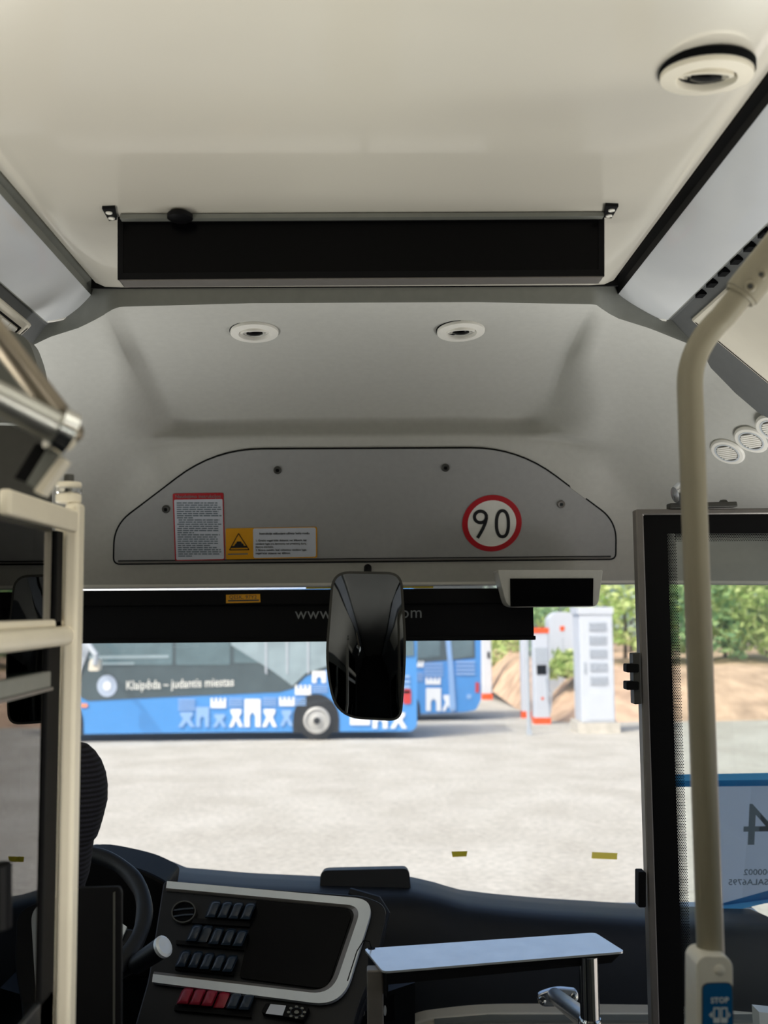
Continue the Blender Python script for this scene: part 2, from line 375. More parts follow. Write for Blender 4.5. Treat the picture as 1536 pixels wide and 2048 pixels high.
bush(1400, 46, gz(46)+2.0, 3.0, 3.0, 2, 1500, 'broad blue-grey tree crown behind the bushes seen through the door leaf', 'tree')
bush(1530, 46, gz(46)+2.0, 3.0, 3.2, 1, 1500, 'tall mid-green tree behind the bright bushes at the picture edge', 'tree')
bush(1150, 52, gz(52)+2.0, 3.4, 3.4, 2, 1300, 'hazy blue-grey tree behind the white panel and the charging cabinet', 'tree')
bush(1640, 38, gz(38)+1.6, 2.2, 2.4, 1, 900, 'mid-green bush farthest along the bank beyond the paper notice')
pipe = obj('pipe', MB().tube([aY(1440, 1412, 28.85), aY(1490, 1400, 29.0)], .07, 8), M['concrete']); tag(pipe, 'pale pipe lying on the brown dirt bank', 'pipe')

# ---- charging equipment
def post(px0, px1, ptop, pbase, label, band, screen=False):
    b0, b1 = aG(px0, pbase), aG(px1, pbase); Y = (b0.y+b1.y)/2; w = (b1.x-b0.x)/2; c = (b0+b1)/2
    H = aY((px0+px1)/2, ptop, Y).z - c.z
    root = empty('charging_post', (c.x, Y, gz(Y)))
    P = YP(Y-w)
    obj('body', MB().box((c.x-w, Y-w, c.z+.02), (c.x+w, Y+w, c.z+H)), M['cabinet'], root, bevel=.04)
    obj('band', MB().box((c.x-w-.012, Y-w-.012, c.z), (c.x+w+.012, Y+w+.012, c.z+band)), M['orange'], root, label='orange band')
    obj('plinth', MB().box((c.x-w*1.25, Y-w*1.3, gz(Y)-.1), (c.x+w*1.25, Y+w*1.3, c.z+.01)), M['concrete'], root)
    if screen:
        obj('band', MB().box((c.x-w-.012, Y-w-.012, c.z+H-.12), (c.x+w+.012, Y+w+.012, c.z+H+.02)), M['orange'], root, label='orange band round the top')
        obj('screen', MB().box((c.x-w*.62, Y-w-.02, c.z+H*.52), (c.x+w*.62, Y-w+.02, c.z+H*.62)), M['black'], root)
        obj('panel', MB().box((c.x-w*.85, Y-w-.012, c.z+H*.64), (c.x+w*.85, Y-w+.02, c.z+H*.80)), M['vent'], root)
        obj('connector', MB().tube([V((c.x+w*.5, Y-w-.05, c.z+H*.5)), V((c.x+w*.6, Y-w-.16, c.z+H*.3)), V((c.x+w*.9, Y-w-.12, c.z+H*.12)), V((c.x+w*1.2, Y-w-.05, c.z+H*.35))], .025, 8), M['vent'], root)
        obj('mark', MB().poly(P.pts(ell((px0+px1)/2+2, pbase-50, 3, 3, 10), .01)), M['orange'], root)
    else:
        obj('socket', MB().box((c.x+w*.1, Y-w-.03, c.z+H*.52), (c.x+w*.6, Y-w+.02, c.z+H*.60)), M['black'], root)
    tag(root, label, 'charging post', 'white charging posts with orange bands')
    return root
post(1067, 1099, 1257, 1447, 'white charging post with orange bands at top and foot and a dark screen', .17, True)
post(1043, 1061, 1240, 1436, 'slim white charging post with an orange foot, beside the post with a dark screen', .2)
post(964, 984, 1240, 1399, 'farthest white charging post with an orange foot, just past the end of the rear bus', .25)
sl = obj('steel_pole', MB().tube([aG(1058, 1470), aG(1058, 1470)+V((0, 0, 2.9))], .045, 10), M['vent'])
tag(sl, 'thin grey steel pole between the two nearer charging posts', 'pole')
obj('foot', MB().box(aG(1054, 1470)+V((0, -.1, -.05)), aG(1063, 1470)+V((0, .1, .12))), M['vent'], sl)
cb = aG(1197, 1466); Y = cb.y; k = cb.y/F*1.0
root = empty('charging_cabinet', (cb.x, Y, gz(Y)))
def CX_(px): return aY(px, 1400, Y).x
def CZ_(py, px=1197): return aY(px, py, Y).z
obj('plinth', MB().box((CX_(1156), Y, gz(Y)-.1), (CX_(1239), Y+1, CZ_(1446))), M['concrete'], root)
obj('body', MB().box((CX_(1164), Y+.05, CZ_(1446)), (CX_(1231), Y+.9, CZ_(1216))), M['cabinet'], root, bevel=.03)
obj('cap', MB().box((CX_(1160), Y+.02, CZ_(1228)), (CX_(1232), Y+.94, CZ_(1214))), M['cabinet'], root)
for i in range(5):
    y0 = 1244+i*27
    vp = obj('vent_panel', MB().box((CX_(1182), Y+.03, CZ_(y0+17)), (CX_(1217), Y+.08, CZ_(y0))), M['vent'], root)
    for j in range(5):
        zz = CZ_(y0+2+j*3.2)
        obj('slat', MB().box((CX_(1183), Y+.012, zz-.012), (CX_(1216), Y+.035, zz)), M['cabinet'], vp)
obj('base_panel', MB().box((CX_(1176), Y+.035, CZ_(1440)), (CX_(1228), Y+.07, CZ_(1388))), M['cabinet'], root)
obj('handle', MB().box((CX_(1170), Y+.02, CZ_(1345)), (CX_(1174), Y+.06, CZ_(1325))), M['vent'], root)
tag(root, 'tall white charging cabinet with five grey ventilation panels on a concrete plinth', 'cabinet')
pb = aY(1126, 1380, 31); Yp = 31
root = empty('charging_cabinet', (pb.x, Yp, gz(Yp)))
PP = YP(Yp)
obj('body', MB().prism(PP.pts(rounded([(1098, 1432), (1152, 1432), (1152, 1236), (1140, 1224), (1112, 1224), (1098, 1236)], 8, 3)), (0, .7, 0)), M['cabinet'], root)
obj('mark', MB().prism(PP.pts(rrect(1120, 1252, 1129, 1262, 2), .015), (0, .02, 0)), M['orange'], root)
obj('door_seam', MB().prism(PP.pts([(1125, 1275), (1126.5, 1275), (1126.5, 1400), (1125, 1400)], .006), (0, .02, 0)), M['vent'], root)
tag(root, 'plain white cabinet with a small orange square high on its front, half behind a tuft', 'cabinet')

# ---- buses
def livery(P, root, white, pale, cells, off):
    # cells: (kind, colour, x, y, w, h) in picture units on the side of the bus
    for kind, colr, x, y, w, h in cells:
        mb = MB()
        def q(a, b, c, d): mb.prism(P.pts([(x+a*w, y+b*h), (x+c*w, y+b*h), (x+c*w, y+d*h), (x+a*w, y+d*h)], off), P.n*-.01)
        if kind == 'crown':
            mb.prism(P.pts([(x, y), (x+.16*w, y), (x+.16*w, y+.4*h), (x+.28*w, y+.4*h), (x+.28*w, y), (x+.44*w, y), (x+.44*w, y+.4*h), (x+.56*w, y+.4*h), (x+.56*w, y), (x+.72*w, y), (x+.72*w, y+.4*h), (x+.84*w, y+.4*h), (x+.84*w, y), (x+w, y), (x+w, y+h), (x, y+h)], off), P.n*-.01)
        elif kind == 'gate':
            mb.prism(P.pts([(x, y), (x+w, y), (x+w, y+h), (x+.68*w, y+h), (x+.68*w, y+.6*h), (x+.5*w, y+.45*h), (x+.32*w, y+.6*h), (x+.32*w, y+h), (x, y+h)], off), P.n*-.01)
        elif kind == 'bars':
            for t in range(4):
                mb = MB(); q(0, t*.26, 1, t*.26+.15); obj('livery_bar', mb, pale, root)
            continue
        elif kind == 'cross':
            mb.prism(P.pts([(x+.12*w, y), (x+.88*w, y), (x+.88*w, y+.2*h), (x+.7*w, y+.45*h), (x+w, y+h), (x+.72*w, y+h), (x+.5*w, y+.62*h), (x+.28*w, y+h), (x, y+h), (x+.3*w, y+.45*h), (x+.12*w, y+.2*h)], off), P.n*-.01)
        obj('livery_print', mb, white if colr else pale, root)
def wheel(P, px, py, r, root, rr=.62):
    c = P.hit(px, py, .0); mb = MB().lathe(c+V((0, .22, 0)), (0, -1, 0), [(r*.5, 0), (r*.96, 0), (r, .04), (r, .2), (r*.93, .25), (r*.66, .26), (r*.64, .2)], 28, close=True)
    w = obj('wheel', mb, M['tyre'], root, smooth=True)
    obj('rim', MB().lathe(c+V((0, -.035, 0)), (0, -1, 0), [(r*.66, 0), (r*.66, .05), (r*.56, .07), (r*.5, .02), (r*.2, .05), (r*.16, .1), (.001, .11)], 24), M['rim'], w, smooth=True)
    obj('hub', MB().lathe(c+V((0, -.14, 0)), (0, -1, 0), [(r*.17, 0), (r*.15, .04), (.001, .05)], 10), M['tyre'], w)
Yb = 23.0; PB = YP(Yb)
root = empty('bus', aG(450, 1478)); root['kind'] = 'thing'
def bq(name, poly, m, off=0.0, th=.02, parent=None, **k): return obj(name, MB().prism(PB.pts(poly, off), (0, th, 0)), m, parent or root, **k)
bq('body', rounded([(40, 1470), (40, 1210), (62, 1186), (826, 1172), (834, 1200), (834, 1452), (824, 1463), (470, 1464)], 6, 3), M['busblue'], 0, 2.5)
bq('roof', [(58, 1186), (826, 1172), (826, 1160), (70, 1172)], M['buswhite'], .01, 2.4)
bq('window_band', rounded([(60, 1210), (662, 1200), (662, 1336), (612, 1352), (588, 1376), (560, 1384), (330, 1394), (176, 1402), (160, 1394), (140, 1364), (140, 1300), (60, 1300)], 4, 2), M['busband'], .015)
for x0, x1 in ((178, 345), (352, 460), (468, 560)):
    w = bq('window', rrect(x0, 1216, x1, 1330 if x0 < 400 else 1326, 4, 2), M['busglass'], .03)
    if x0 < 200: bq('rail', [(x0, 1312), (x1-8, 1310), (x1-8, 1316), (x0, 1318)], M['busgrey'], .04, .01, w); bq('rail', [(x0, 1326), (x0+90, 1325), (x0+90, 1329), (x0, 1330)], M['busgrey'], .04, .01, w)
bq('side_glass', [(462, 1206), (655, 1202), (655, 1332), (612, 1346), (585, 1372), (545, 1342), (478, 1300), (462, 1290)], M['busgrey'], .035)
for x in (530, 572, 614): bq('pillar', [(x, 1204), (x+4, 1204), (x+4, 1350), (x, 1345)], M['vent'], .05)
bq('rear_glass', [(672, 1200), (826, 1196), (828, 1312), (672, 1318)], M['busglass'], .03)
bq('emblem', ell(214, 1372, 20, 22, 24), M['emblem'], .03)
bq('emblem_ring', ell(214, 1372, 8, 9, 20), M['buswhite'], .045, .01)
uu = (PB.hit(300, 1367)-PB.hit(200, 1370.5)).normalized()*.80
obj('lettering', text('Klaipėda – judantis miestas', .27, PB.hit(360, 1368, .05), uu, V((0, 0, 1)), bold=.003, space=1.0), M['sign'], root, label='white lettering along the dark band')
cells = [('bars', 0, 356, 1398, 34, 24), ('cross', 0, 356, 1424, 34, 30), ('gate', 0, 392, 1414, 26, 40), ('cross', 0, 425, 1428, 28, 26), ('crown', 1, 421, 1396, 31, 20), ('bars', 0, 457, 1396, 28, 18),
         ('cross', 1, 458, 1418, 28, 36), ('gate', 1, 489, 1398, 32, 56), ('cross', 1, 524, 1418, 30, 36), ('bars', 0, 525, 1395, 28, 18), ('crown', 1, 558, 1394, 31, 18), ('cross', 0, 560, 1420, 26, 32),
         ('gate', 1, 624, 1342, 28, 24), ('crown', 1, 590, 1370, 32, 20), ('bars', 0, 590, 1396, 22, 16), ('bars', 0, 625, 1370, 30, 16), ('crown', 1, 700, 1430, 40, 20), ('gate', 1, 745, 1425, 30, 32), ('bars', 0, 700, 1350, 120, 40), ('cross', 1, 780, 1425, 34, 32)]
livery(PB, root, M['buswhite'], M['bluelight'], cells, .03)
bq('marker_lamp', rrect(160, 1407, 175, 1415, 3), M['pink'], .03)
bq('tail_lamp', rrect(806, 1378, 822, 1408, 5), M['redlamp'], .03)
bq('wheel_arch', [(632+46*math.cos(a), 1438-50*math.sin(a)) for a in [i*math.pi/14 for i in range(15)]]+[(586, 1466), (678, 1464)], M['tyre'], .02)
bq('wheel_arch', [(120+46*math.cos(a), 1446-50*math.sin(a)) for a in [i*math.pi/14 for i in range(15)]]+[(74, 1472), (166, 1471)], M['tyre'], .02)
wheel(PB, 634, 1440, .44, root); wheel(PB, 118, 1446, .44, root)
ma = obj('mirror', MB().prism(PB.pts(rounded([(180, 1318), (198, 1318), (198, 1342), (176, 1342)], 5), .9), (0, .25, 0)), M['cream'], root)
obj('mirror_arm', MB().tube([PB.hit(120, 1262, .2), PB.hit(165, 1272, .7), PB.hit(192, 1310, .9), PB.hit(190, 1330, .9)], .06, 8), M['vent'], ma)
bq('front_pillar', [(120, 1260), (170, 1286), (178, 1300), (150, 1372), (128, 1372)], M['vent'], .06)
tag(root, 'blue city bus with white lettering on its dark window band, wheel facing us', 'bus')
Yc = 29.0; PB2 = YP(Yc)
root2 = empty('bus', aG(850, 1443)); root2['kind'] = 'thing'
def cq(name, poly, m, off=0.0, th=.02, **k): return obj(name, MB().prism(PB2.pts(poly, off), (0, th, 0)), m, root2, **k)
cq('body', rounded([(640, 1436), (640, 1200), (950, 1194), (962, 1212), (962, 1400), (952, 1420), (930, 1424)], 5, 3), M['busblue'], 0, 2.5)
cq('window_band', [(648, 1206), (948, 1202), (950, 1316), (830, 1326), (648, 1330)], M['busband'], .015)
for x0, x1 in ((815, 880), (898, 946)): cq('window', [(x0, 1212), (x1, 1211), (x1, 1312), (x0, 1320)], M['busglass'], .03)
cq('door_post', [(884, 1206), (894, 1206), (906, 1330), (912, 1420), (900, 1420), (896, 1330)], M['bluelight'], .05)  # pale slanting strip stands in for a pillar's reflection on the bus side
cq('door_post', [(806, 1210), (814, 1210), (818, 1330), (818, 1390), (810, 1390)], M['vent'], .05)
cells = [('crown', 1, 823, 1322, 24, 12), ('bars', 0, 848, 1326, 38, 28), ('bars', 0, 912, 1322, 38, 30), ('crown', 1, 851, 1355, 30, 14), ('bars', 0, 820, 1345, 26, 18), ('gate', 1, 852, 1376, 30, 46), ('cross', 1, 884, 1390, 24, 32)]
livery(PB2, root2, M['buswhite'], M['bluelight'], cells, .03)
cq('wheel_arch', [(806+34*math.cos(a), 1420-40*math.sin(a)) for a in [i*math.pi/14 for i in range(15)]]+[(772, 1434), (840, 1432)], M['tyre'], .02)
wheel(PB2, 806, 1418, .46, root2)
cq('tail_lamp', [(951, 1365), (958, 1365), (958, 1385), (951, 1385)], M['redlamp'], .02)
cq('emblem', ell(938, 1393, 5, 5, 12), M['bluelight'], .02)
tag(root2, 'blue city bus parked farther back, its end showing right of the hanging mirror', 'bus')

# ================================================================== BUS SHELL (the setting)
ZC = 2.40
XL, XR = -.63, .565
YS = aZ(720, 573, ZC).y                     # seam between the ceiling panel and the moulded front
rows = []
prof = [(XL-.022, ZC+.035), (XL-.010, ZC+.012), (XL+.012, ZC+.002), (XL+.05, ZC)] + [(XL+.05+(XR-XL-.1)*i/10, ZC) for i in range(1, 10)] + [(XR-.05, ZC), (XR-.012, ZC+.002), (XR+.010, ZC+.012), (XR+.022, ZC+.035)]
struct('ceiling', MB().grid([[V((x, y, z)) for x, z in prof] for y in (-4.0, -1, 1, YS)], (0, 0, .03)), M['ceiling'], smooth=True)
# coving behind the lamps down to the side walls
LXo, RXo = -.774, .722; ZL = 1.65+.688
def cove(name, sx, xi, xo):
    pr = [(xi, ZC+.04), (xi+sx*.005, ZC+.03), (xo, ZL+.012), (xo+sx*.015, ZL+.004), (xo+sx*.05, ZL-.03), (sx*1.25, 1.65+.23)]
    return struct(name, MB().grid([[V((x, y, z)) for x, z in pr] for y in (-4.0, 0, 1.2, 2.55)], (sx*.02, 0, .03)), M['cove'])
M['cove'] = mat('coving_grey', (98, 100, 100), .5, noise=.04)
cove('trim_1', -1, XL-.02, LXo); cove('trim_2', 1, XR+.02, RXo)
def wall(name, sx, holes):
    x0, x1 = sx*1.25, sx*1.29; mb = MB(); ys = sorted({-4.0, 3.5} | {h[0] for h in holes} | {h[1] for h in holes}); zt = 1.95
    for a, b in zip(ys, ys[1:]):
        hs = [h for h in holes if h[0] <= a and h[1] >= b]
        if not hs: mb.box((x0, a, 0), (x1, b, zt))
        else:
            if hs[0][2] > 0: mb.box((x0, a, 0), (x1, b, hs[0][2]))
            mb.box((x0, a, hs[0][3]), (x1, b, zt))
    return struct(name, mb, M['midgrey'])
wall('wall_left', -1, [(-3.6, -1.9, .85, 1.8), (-1.8, -.1, .85, 1.8), (0, 1.2, .85, 1.8), (1.6, 3.0, .95, 1.8), (3.0, 3.5, .75, 1.9)])
wall('wall_right', 1, [(-3.6, -1.9, .85, 1.8), (-1.8, -.1, .85, 1.8), (0, 1.3, .85, 1.8), (1.55, 2.85, 0, 1.9), (2.85, 3.5, .50, 1.9)])
n_ = 1
for sx, ys in ((-1, [(-3.6, -1.9, .85), (-1.8, -.1, .85), (0, 1.2, .85), (1.6, 3.0, .95)]), (1, [(-3.6, -1.9, .85), (-1.8, -.1, .85), (0, 1.3, .85)])):
    for a, b, z in ys:
        w = struct('window_%d' % n_, MB().box((sx*1.262, a, z), (sx*1.268, b, 1.8)), M['glass']); n_ += 1
struct('wall_rear', MB().box((-1.29, -4.05, 0), (1.29, -4.0, 2.45)), M['darkgrey'])
struct('floor', MB().box((-1.29, -4.0, -.05), (1.29, 3.5, 0)), M['floor'])
struct('trim_3', MB().box((-1.29, 3.62, -.3), (1.29, 3.7, .62)).box((-1.29, 3.5, -.3), (-1.25, 3.7, .62)).box((1.25, 3.5, -.3), (1.29, 3.7, .62)).box((-1.29, 3.45, -.08), (1.29, 3.7, 0)), M['outer'])
struct('roof', MB().box((-1.34, -4.1, 2.50), (1.34, 3.5, 2.55)).box((-1.34, -4.1, 1.93), (-1.27, 3.4, 2.52)).box((1.27, -4.1, 1.93), (1.34, 3.4, 2.52)).box((-1.34, 3.36, 1.78), (1.34, 3.5, 2.52)).box((-1.34, -4.1, 1.9), (1.34, -4.05, 2.52)), M['outer'])

# ---- moulded front cap (wall_front): a surface Y(X, Z), recess around the downlights
E = [(-90, 780, .53), (-20, 735, .60), (40, 703, .64), (100, 674, .662), (160, 655, .675), (205, 632, .69), (238, 611, .706), (500, 604, .713), (742, 603, .713), (950, 603, .713),
     (1192, 610, .706), (1230, 635, .69), (1300, 657, .668), (1375, 687, .637), (1430, 718, .602), (1536, 800, .50), (1620, 880, .40)]
EP = [aZ(x, y, 1.65+z) for x, y, z in E]
EP = [V((-1.30, EP[0].y-.25, EP[0].z-.12))] + EP + [V((1.30, EP[-1].y-.25, EP[-1].z-.1))]
def interp(xs, ys, x):
    if x <= xs[0]: return ys[0]
    for i in range(len(xs)-1):
        if x <= xs[i+1]:
            t = (x-xs[i])/(xs[i+1]-xs[i]); return ys[i]*(1-t)+ys[i+1]*t
    return ys[-1]
def sst(a, b, x):
    t = max(0, min(1, (x-a)/(b-a))); return t*t*(3-2*t)
ex, ey, ez = [p.x for p in EP], [p.y for p in EP], [p.z for p in EP]
HS = .427                                    # slope of the hatch face
def Yw(X): return 3.16 - .55*max(0, abs(X)-.72)**2
def Zw(X): return 1.65+.076 - .010*max(0, X-.85)/.4 + .0
CZs = [.076, .474, .503, .520, .54, .558, .574, .59, .61, .64, .672, .695, .706, .713]
CYs = [3.16, 2.99, 2.985, 3.005, 3.012, 3.008, 2.985, 2.95, 2.90, 2.81, 2.68, 2.55, 2.45, 2.375]
def cap_point(X, g):
    Ye, Ze, yw, zw = interp(ex, ey, X), interp(ex, ez, X), Yw(X), Zw(X)
    Z = zw+(Ze-zw)*g; h = Z-zw; hE = Ze-zw
    h0 = .30-.22*sst(.66, .95, abs(X))
    kk = (yw-HS*hE-Ye)/max(.02, (hE-h0))**2
    ys = yw-HS*h-kk*max(0, h-h0)**2
    zn = .076+(.713-.076)*g
    yc = interp(CZs, CYs, zn)
    # recess outline: parallel sides, rounded lower corners
    xc, hw = -.04, .565; dx = abs(X-xc)-hw+.13; dz = max(0, .70-zn-.0) ; dz = max(0, (.69-zn) - .02)
    low = sst(.66, .56, zn)
    sd = math.hypot(max(dx, 0), low*.10) - .13
    w = .025+.11*low
    m = 1-sst(-.01, w, sd)
    if zn < .50: m = m if abs(X) > .72 else max(m, 1-sst(.60, .72, abs(X)))
    return V((X, ys*(1-m)+yc*m, Z))
xsamp = sorted(set([round(-1.30+2.6*i/104, 4) for i in range(105)]+[-.62, -.60, -.585, .52, .535, .55]))
gs = [1-(i/70)**1.35 for i in range(71)]
gs = sorted(set([0, .02, .04]+gs+[.992, .985, .997]), reverse=True)
caprows = [[cap_point(x, g) for x in xsamp] for g in gs]
wf = struct('wall_front', MB().grid(caprows), M['cap'], smooth=True, angle=180)
# lip between ceiling panel / lamps and the cap
lip = [[V((p.x, p.y-.004, max(ZC+.03, p.z+.05))) for p in caprows[0]], [V((p.x, p.y-.002, p.z+.006)) for p in caprows[0]], caprows[0]]
struct('trim_4', MB().grid(lip), M['midgrey'], smooth=True)
seam = MB().box((XL-.02, YS-.001, ZC-.0015), (XR+.02, YS+.004, ZC+.02))
struct('trim_5', seam, M['rubber'])
# cap's lower edge at the windscreen, its lit look put into white
tr = [[V((p.x, p.y+dy, p.z+dz)) for p in caprows[-1]] for dy, dz in ((0, .0), (.002, -.008), (.012, -.0125), (.06, -.010))]
struct('trim_6', MB().grid(tr), M['white'], smooth=True)

# ---- windscreen
WSX = [-1.45+2.9*i/28 for i in range(29)]
def ws(X, t):
    c = .10*(X/1.25)**2
    return V((X, 3.235+.40*t-c, (1.65+.085)*(1-t)+.55*t))
wsrows = [[ws(x, j/8) for x in WSX] for j in range(9)]
wd = struct('window_%d' % n_, MB().grid(wsrows, (0, .006, 0)), M['windscreen'], smooth=True)
frit = [[ws(x, t)+V((0, -.003, 0)) for x in WSX] for t in (0, .0168)]
struct('frit_band', MB().grid(frit), M['rubber'], wd)
WP = Plane(ws(0, 0), (1, 0, 0), ws(0, 0)-ws(0, 1))   # tangent plane at the middle
WP2 = Plane(ws(.85, 0), ws(1.0, .5)-ws(.7, .5), ws(.85, 0)-ws(.85, 1))
def tape(poly, m, label, P=WP, off=.006, **k):
    o = obj('tape', MB().poly(P.pts(poly, off)), m); tag(o, label, 'tape', k.get('group')); return o
tape([(903, 1703), (935, 1702), (933, 1713), (905, 1714)], M['tapey'], 'short yellow tape strip on the windscreen nearer the dashboard box')
tape([(1184, 1704), (1235, 1706), (1234, 1719), (1183, 1717)], M['tapey'], 'longer yellow tape strip on the windscreen beside the door leaf')
tape([(612, 1171), (868, 1170), (866, 1176), (612, 1178)], M['tapey'], 'long thin yellow strip at the windscreen top behind the mirror', off=.02)

# ================================================================== CEILING FITTINGS
def lamp_panel(name, sx, xi, xo, pin, pout, label):
    # cover section in (x, z); the front end is cut obliquely and rounded
    n = 10; rows = []
    yi, yo = aZ(*pin, ZC-.004).y, aZ(*pout, ZL).y
    ys = [-4.0, -1.5, 0, 1.0, 1.6, 2.0, 1e3]
    for y in ys:
        row = []
        for i in range(n+1):
            t = i/n; x = xi+(xo-xi)*t; z = (ZC-.002)*(1-t)+ZL*t - .006*math.sin(math.pi*t)**.7
            if y > 100:
                ye = yi+(yo-yi)*t + .012*math.sin(math.pi*t) - (.03 if i == 0 else .006 if i == 1 else 0)
                row.append(V((x, ye, z)))
            else: row.append(V((x, y, z)))
        rows.append(row)
    c = obj(name, MB().grid(rows, (0, 0, .03)), M['lampcover'], smooth=True)
    edge = rows[-1]
    obj('end_trim', MB().tube([p+V((0, .004, .006)) for p in edge], .008, 8), M['white'], c, smooth=True)
    ch = [[V((xi-sx*.012, y, ZC+.02)), V((xi-sx*.002, y, ZC+.012)), V((xi, y, ZC-.004))] for y in (-4, 0, rows[-1][0].y)]
    obj('edge_channel', MB().grid(ch, (0, 0, .012)), M['midgrey'] if sx < 0 else M['black'], c)  # shade of the gap put into the colour, blacker on the right
    st = [[V((xo, y, ZL)), V((xo+sx*.004, y, ZL+.012))] for y in (-4, 0, rows[-1][-1].y)]
    obj('outer_edge', MB().grid(st, (sx*.004, 0, 0)), M['midgrey'], c)
    tag(c, label, 'ceiling light', 'ceiling light covers')
    return c
lamp_panel('ceiling_light', -1, XL-.032, LXo, (217, 604), (88, 643), 'long frosted light cover above the driver cab')
lr = lamp_panel('ceiling_light', 1, XR+.034, RXo, (1228, 598), (1353, 640), 'long frosted light cover above the bent beige pole')
for i in range(13):
    y = 2.22-i*.075
    obj('slot', MB().box((RXo+.006, y, ZL-.006), (RXo+.022, y+.030, ZL+.02)), M['dark'], lr)
def downlight(px, py, z, R, label, tilt=0.0, rm='white'):
    c = aZ(px, py, z); ax = V((tilt*.25, -tilt, -1)).normalized()
    base = c - ax*.002
    d = obj('downlight', MB().lathe(base-ax*.006, ax, [(R*.62, .0), (R*.985, 0), (R, .005), (R*.985, .010), (R*.66, .0125), (R*.63, .010)], 40, close=True), M[rm], smooth=True)
    obj('tilting_ring', MB().lathe(base-ax*.012, (ax+V((0, .25, 0))).normalized(), [(R*.42, .006), (R*.60, .0), (R*.60, .013), (R*.50, .014)], 36, close=True), M[rm], d, smooth=True)
    obj('lens', MB().lathe(base-ax*.01, (ax+V((0, .25, 0))).normalized(), [(R*.47, 0), (R*.47, .012), (R*.40, .010), (R*.30, .012), (.001, .012)], 30), M['chrome'], d, smooth=True)
    obj('lamp_core', MB().lathe(base-ax*.004, (ax+V((0, .25, 0))).normalized(), [(R*.34, 0), (R*.34, .009), (R*.2, .012), (.001, .013)], 24), M['blackgloss'], d, smooth=True)
    obj('gap', MB().lathe(base-ax*.014, ax, [(R*1.03, .0), (R*1.03, .0105), (R*.99, .0105), (.001, .0105)], 40), M['dark'], d)
    tag(d, label, 'ceiling light', 'round ceiling downlights')
    return d
downlight(1413, 154, ZC-.012, .064, 'biggest round downlight, in the cream ceiling close to us', tilt=-.11, rm='cream')
def on_cap(px, py):
    # intersection of a view ray with the recess ceiling profile
    lo, hi = 2.3, 3.0
    for _ in range(50):
        mid = (lo+hi)/2; p = aY(px, py, mid); zc = 1.65+interp(list(reversed(CYs[6:])), list(reversed(CZs[6:])), mid) if False else 1.65+interp([2.375, 2.45, 2.55, 2.68, 2.81, 2.90, 2.95, 2.985], [.713, .706, .695, .672, .64, .61, .59, .574], mid)
        if p.z < zc: lo = mid
        else: hi = mid
    return aY(px, py, lo)
for px, py, lb in ((509, 666, 'round downlight in the grey recess nearer the driver side'), (922, 664, 'round downlight in the grey recess nearer the speed sign side')):
    p = on_cap(px, py); downlight(px, py, p.z-.004, .0605, lb, tilt=.13)

# ---- black LED display hanging under the ceiling
Yd = aZ(720, 432, ZC).y; PD = YP(Yd)
disp = empty('information_display', PD.hit(722, 556))
tl, tR, bR, bl = (235, 434), (1209, 429), (1209, 552), (235, 559)
obj('housing', MB().prism([PD.hit(*tl), PD.hit(*tR), PD.hit(*bR), PD.hit(*bl)], (0, .05, 0)), M['black'], disp, bevel=.003)
obj('screen', MB().prism(PD.pts([(245, 444), (1198, 439), (1198, 540), (245, 547)], .002), (0, .004, 0)), M['blackgloss'], disp)
obj('frame', MB().frame(PD.pts([tl, tR, bR, bl], .004), PD.pts([(246, 445), (1197, 440), (1197, 539), (246, 546)], .004), (0, .006, 0)), M['black'], disp)
obj('top_rail', MB().prism([PD.hit(240, 428, .02), PD.hit(1208, 424, .02), PD.hit(1208, 432, .02), PD.hit(240, 437, .02)], (0, .02, 0)), M['midgrey'], disp)
obj('bottom_rail', MB().prism(PD.pts([(238, 556), (1206, 549), (1206, 554.5), (240, 561.5)], .003), (0, .04, 0)), M['alu'], disp)
for sx, ax, ay in ((-1, 204, 418), (1, 1237, 413)):
    def bp(dx, dy, dz=0): return aZ(ax-sx*dx, ay+dy, ZC-.006+dz)
    br = obj('bracket', MB().prism([bp(0, 0), bp(26, -1), bp(30, 22), bp(14, 24)], (0, 0, .006)), M['black'], disp)
    for dx, dy in ((14, 7), (19, 18)):
        obj('screw', MB().lathe(bp(dx, dy), (0, 0, -1), [(.0062, -.001), (.0062, .002), (.004, .003), (.003, .001), (.001, .001)], 14), M['white'], br)
obj('sensor', MB().lathe(PD.hit(360, 433, .026), (0, 0, -1), [(.024, -.004), (.024, .004), (.018, .008), (.001, .008)], 24), M['black'], disp, smooth=True)
obj('indicator_row', MB().prism(PD.pts([(705, 437), (835, 436.3), (835, 439), (705, 439.6)], .0055), (0, .001, 0)), M['alu'], disp)
tag(disp, 'long black display screen hung across the ceiling on two small brackets', 'display')

# ---- overhead flaps at the sides
def flap(name, sx, corner, xe, ze, label):
    c = aY(*corner, 2.38); ce = V((sx*xe, 2.38, 1.65+ze)); mb = MB()
    dn = (ce-c).cross(V((0, 1, 0))).normalized(); dn = dn if dn.z < 0 else -dn
    t = -dn*.022
    o = obj(name, MB().prism([c, ce, ce+V((0, -3.6, 0)), c+V((0, -3.6, 0))], t), M['cream'], bevel=.006)
    e = (ce-c).normalized()
    obj('seal', MB().prism([c+dn*.001+V((0, -.012, 0))+e*.012, ce+dn*.001+V((0, -.012, 0)), ce+dn*.001+V((0, -.0145, 0)), c+dn*.001+V((0, -.0145, 0))+e*.012], dn*.0006), M['rubber'], o)
    tag(o, label, 'panel'); return o, c, e, dn
flap('overhead_flap', 1, (1380, 641), 1.235, .25, 'cream overhead flap behind the bent beige pole')
fo, fc, fe, fdn = flap('overhead_flap', -1, (66, 652), 1.235, .24, 'cream overhead flap with a row of small buttons above the cab')
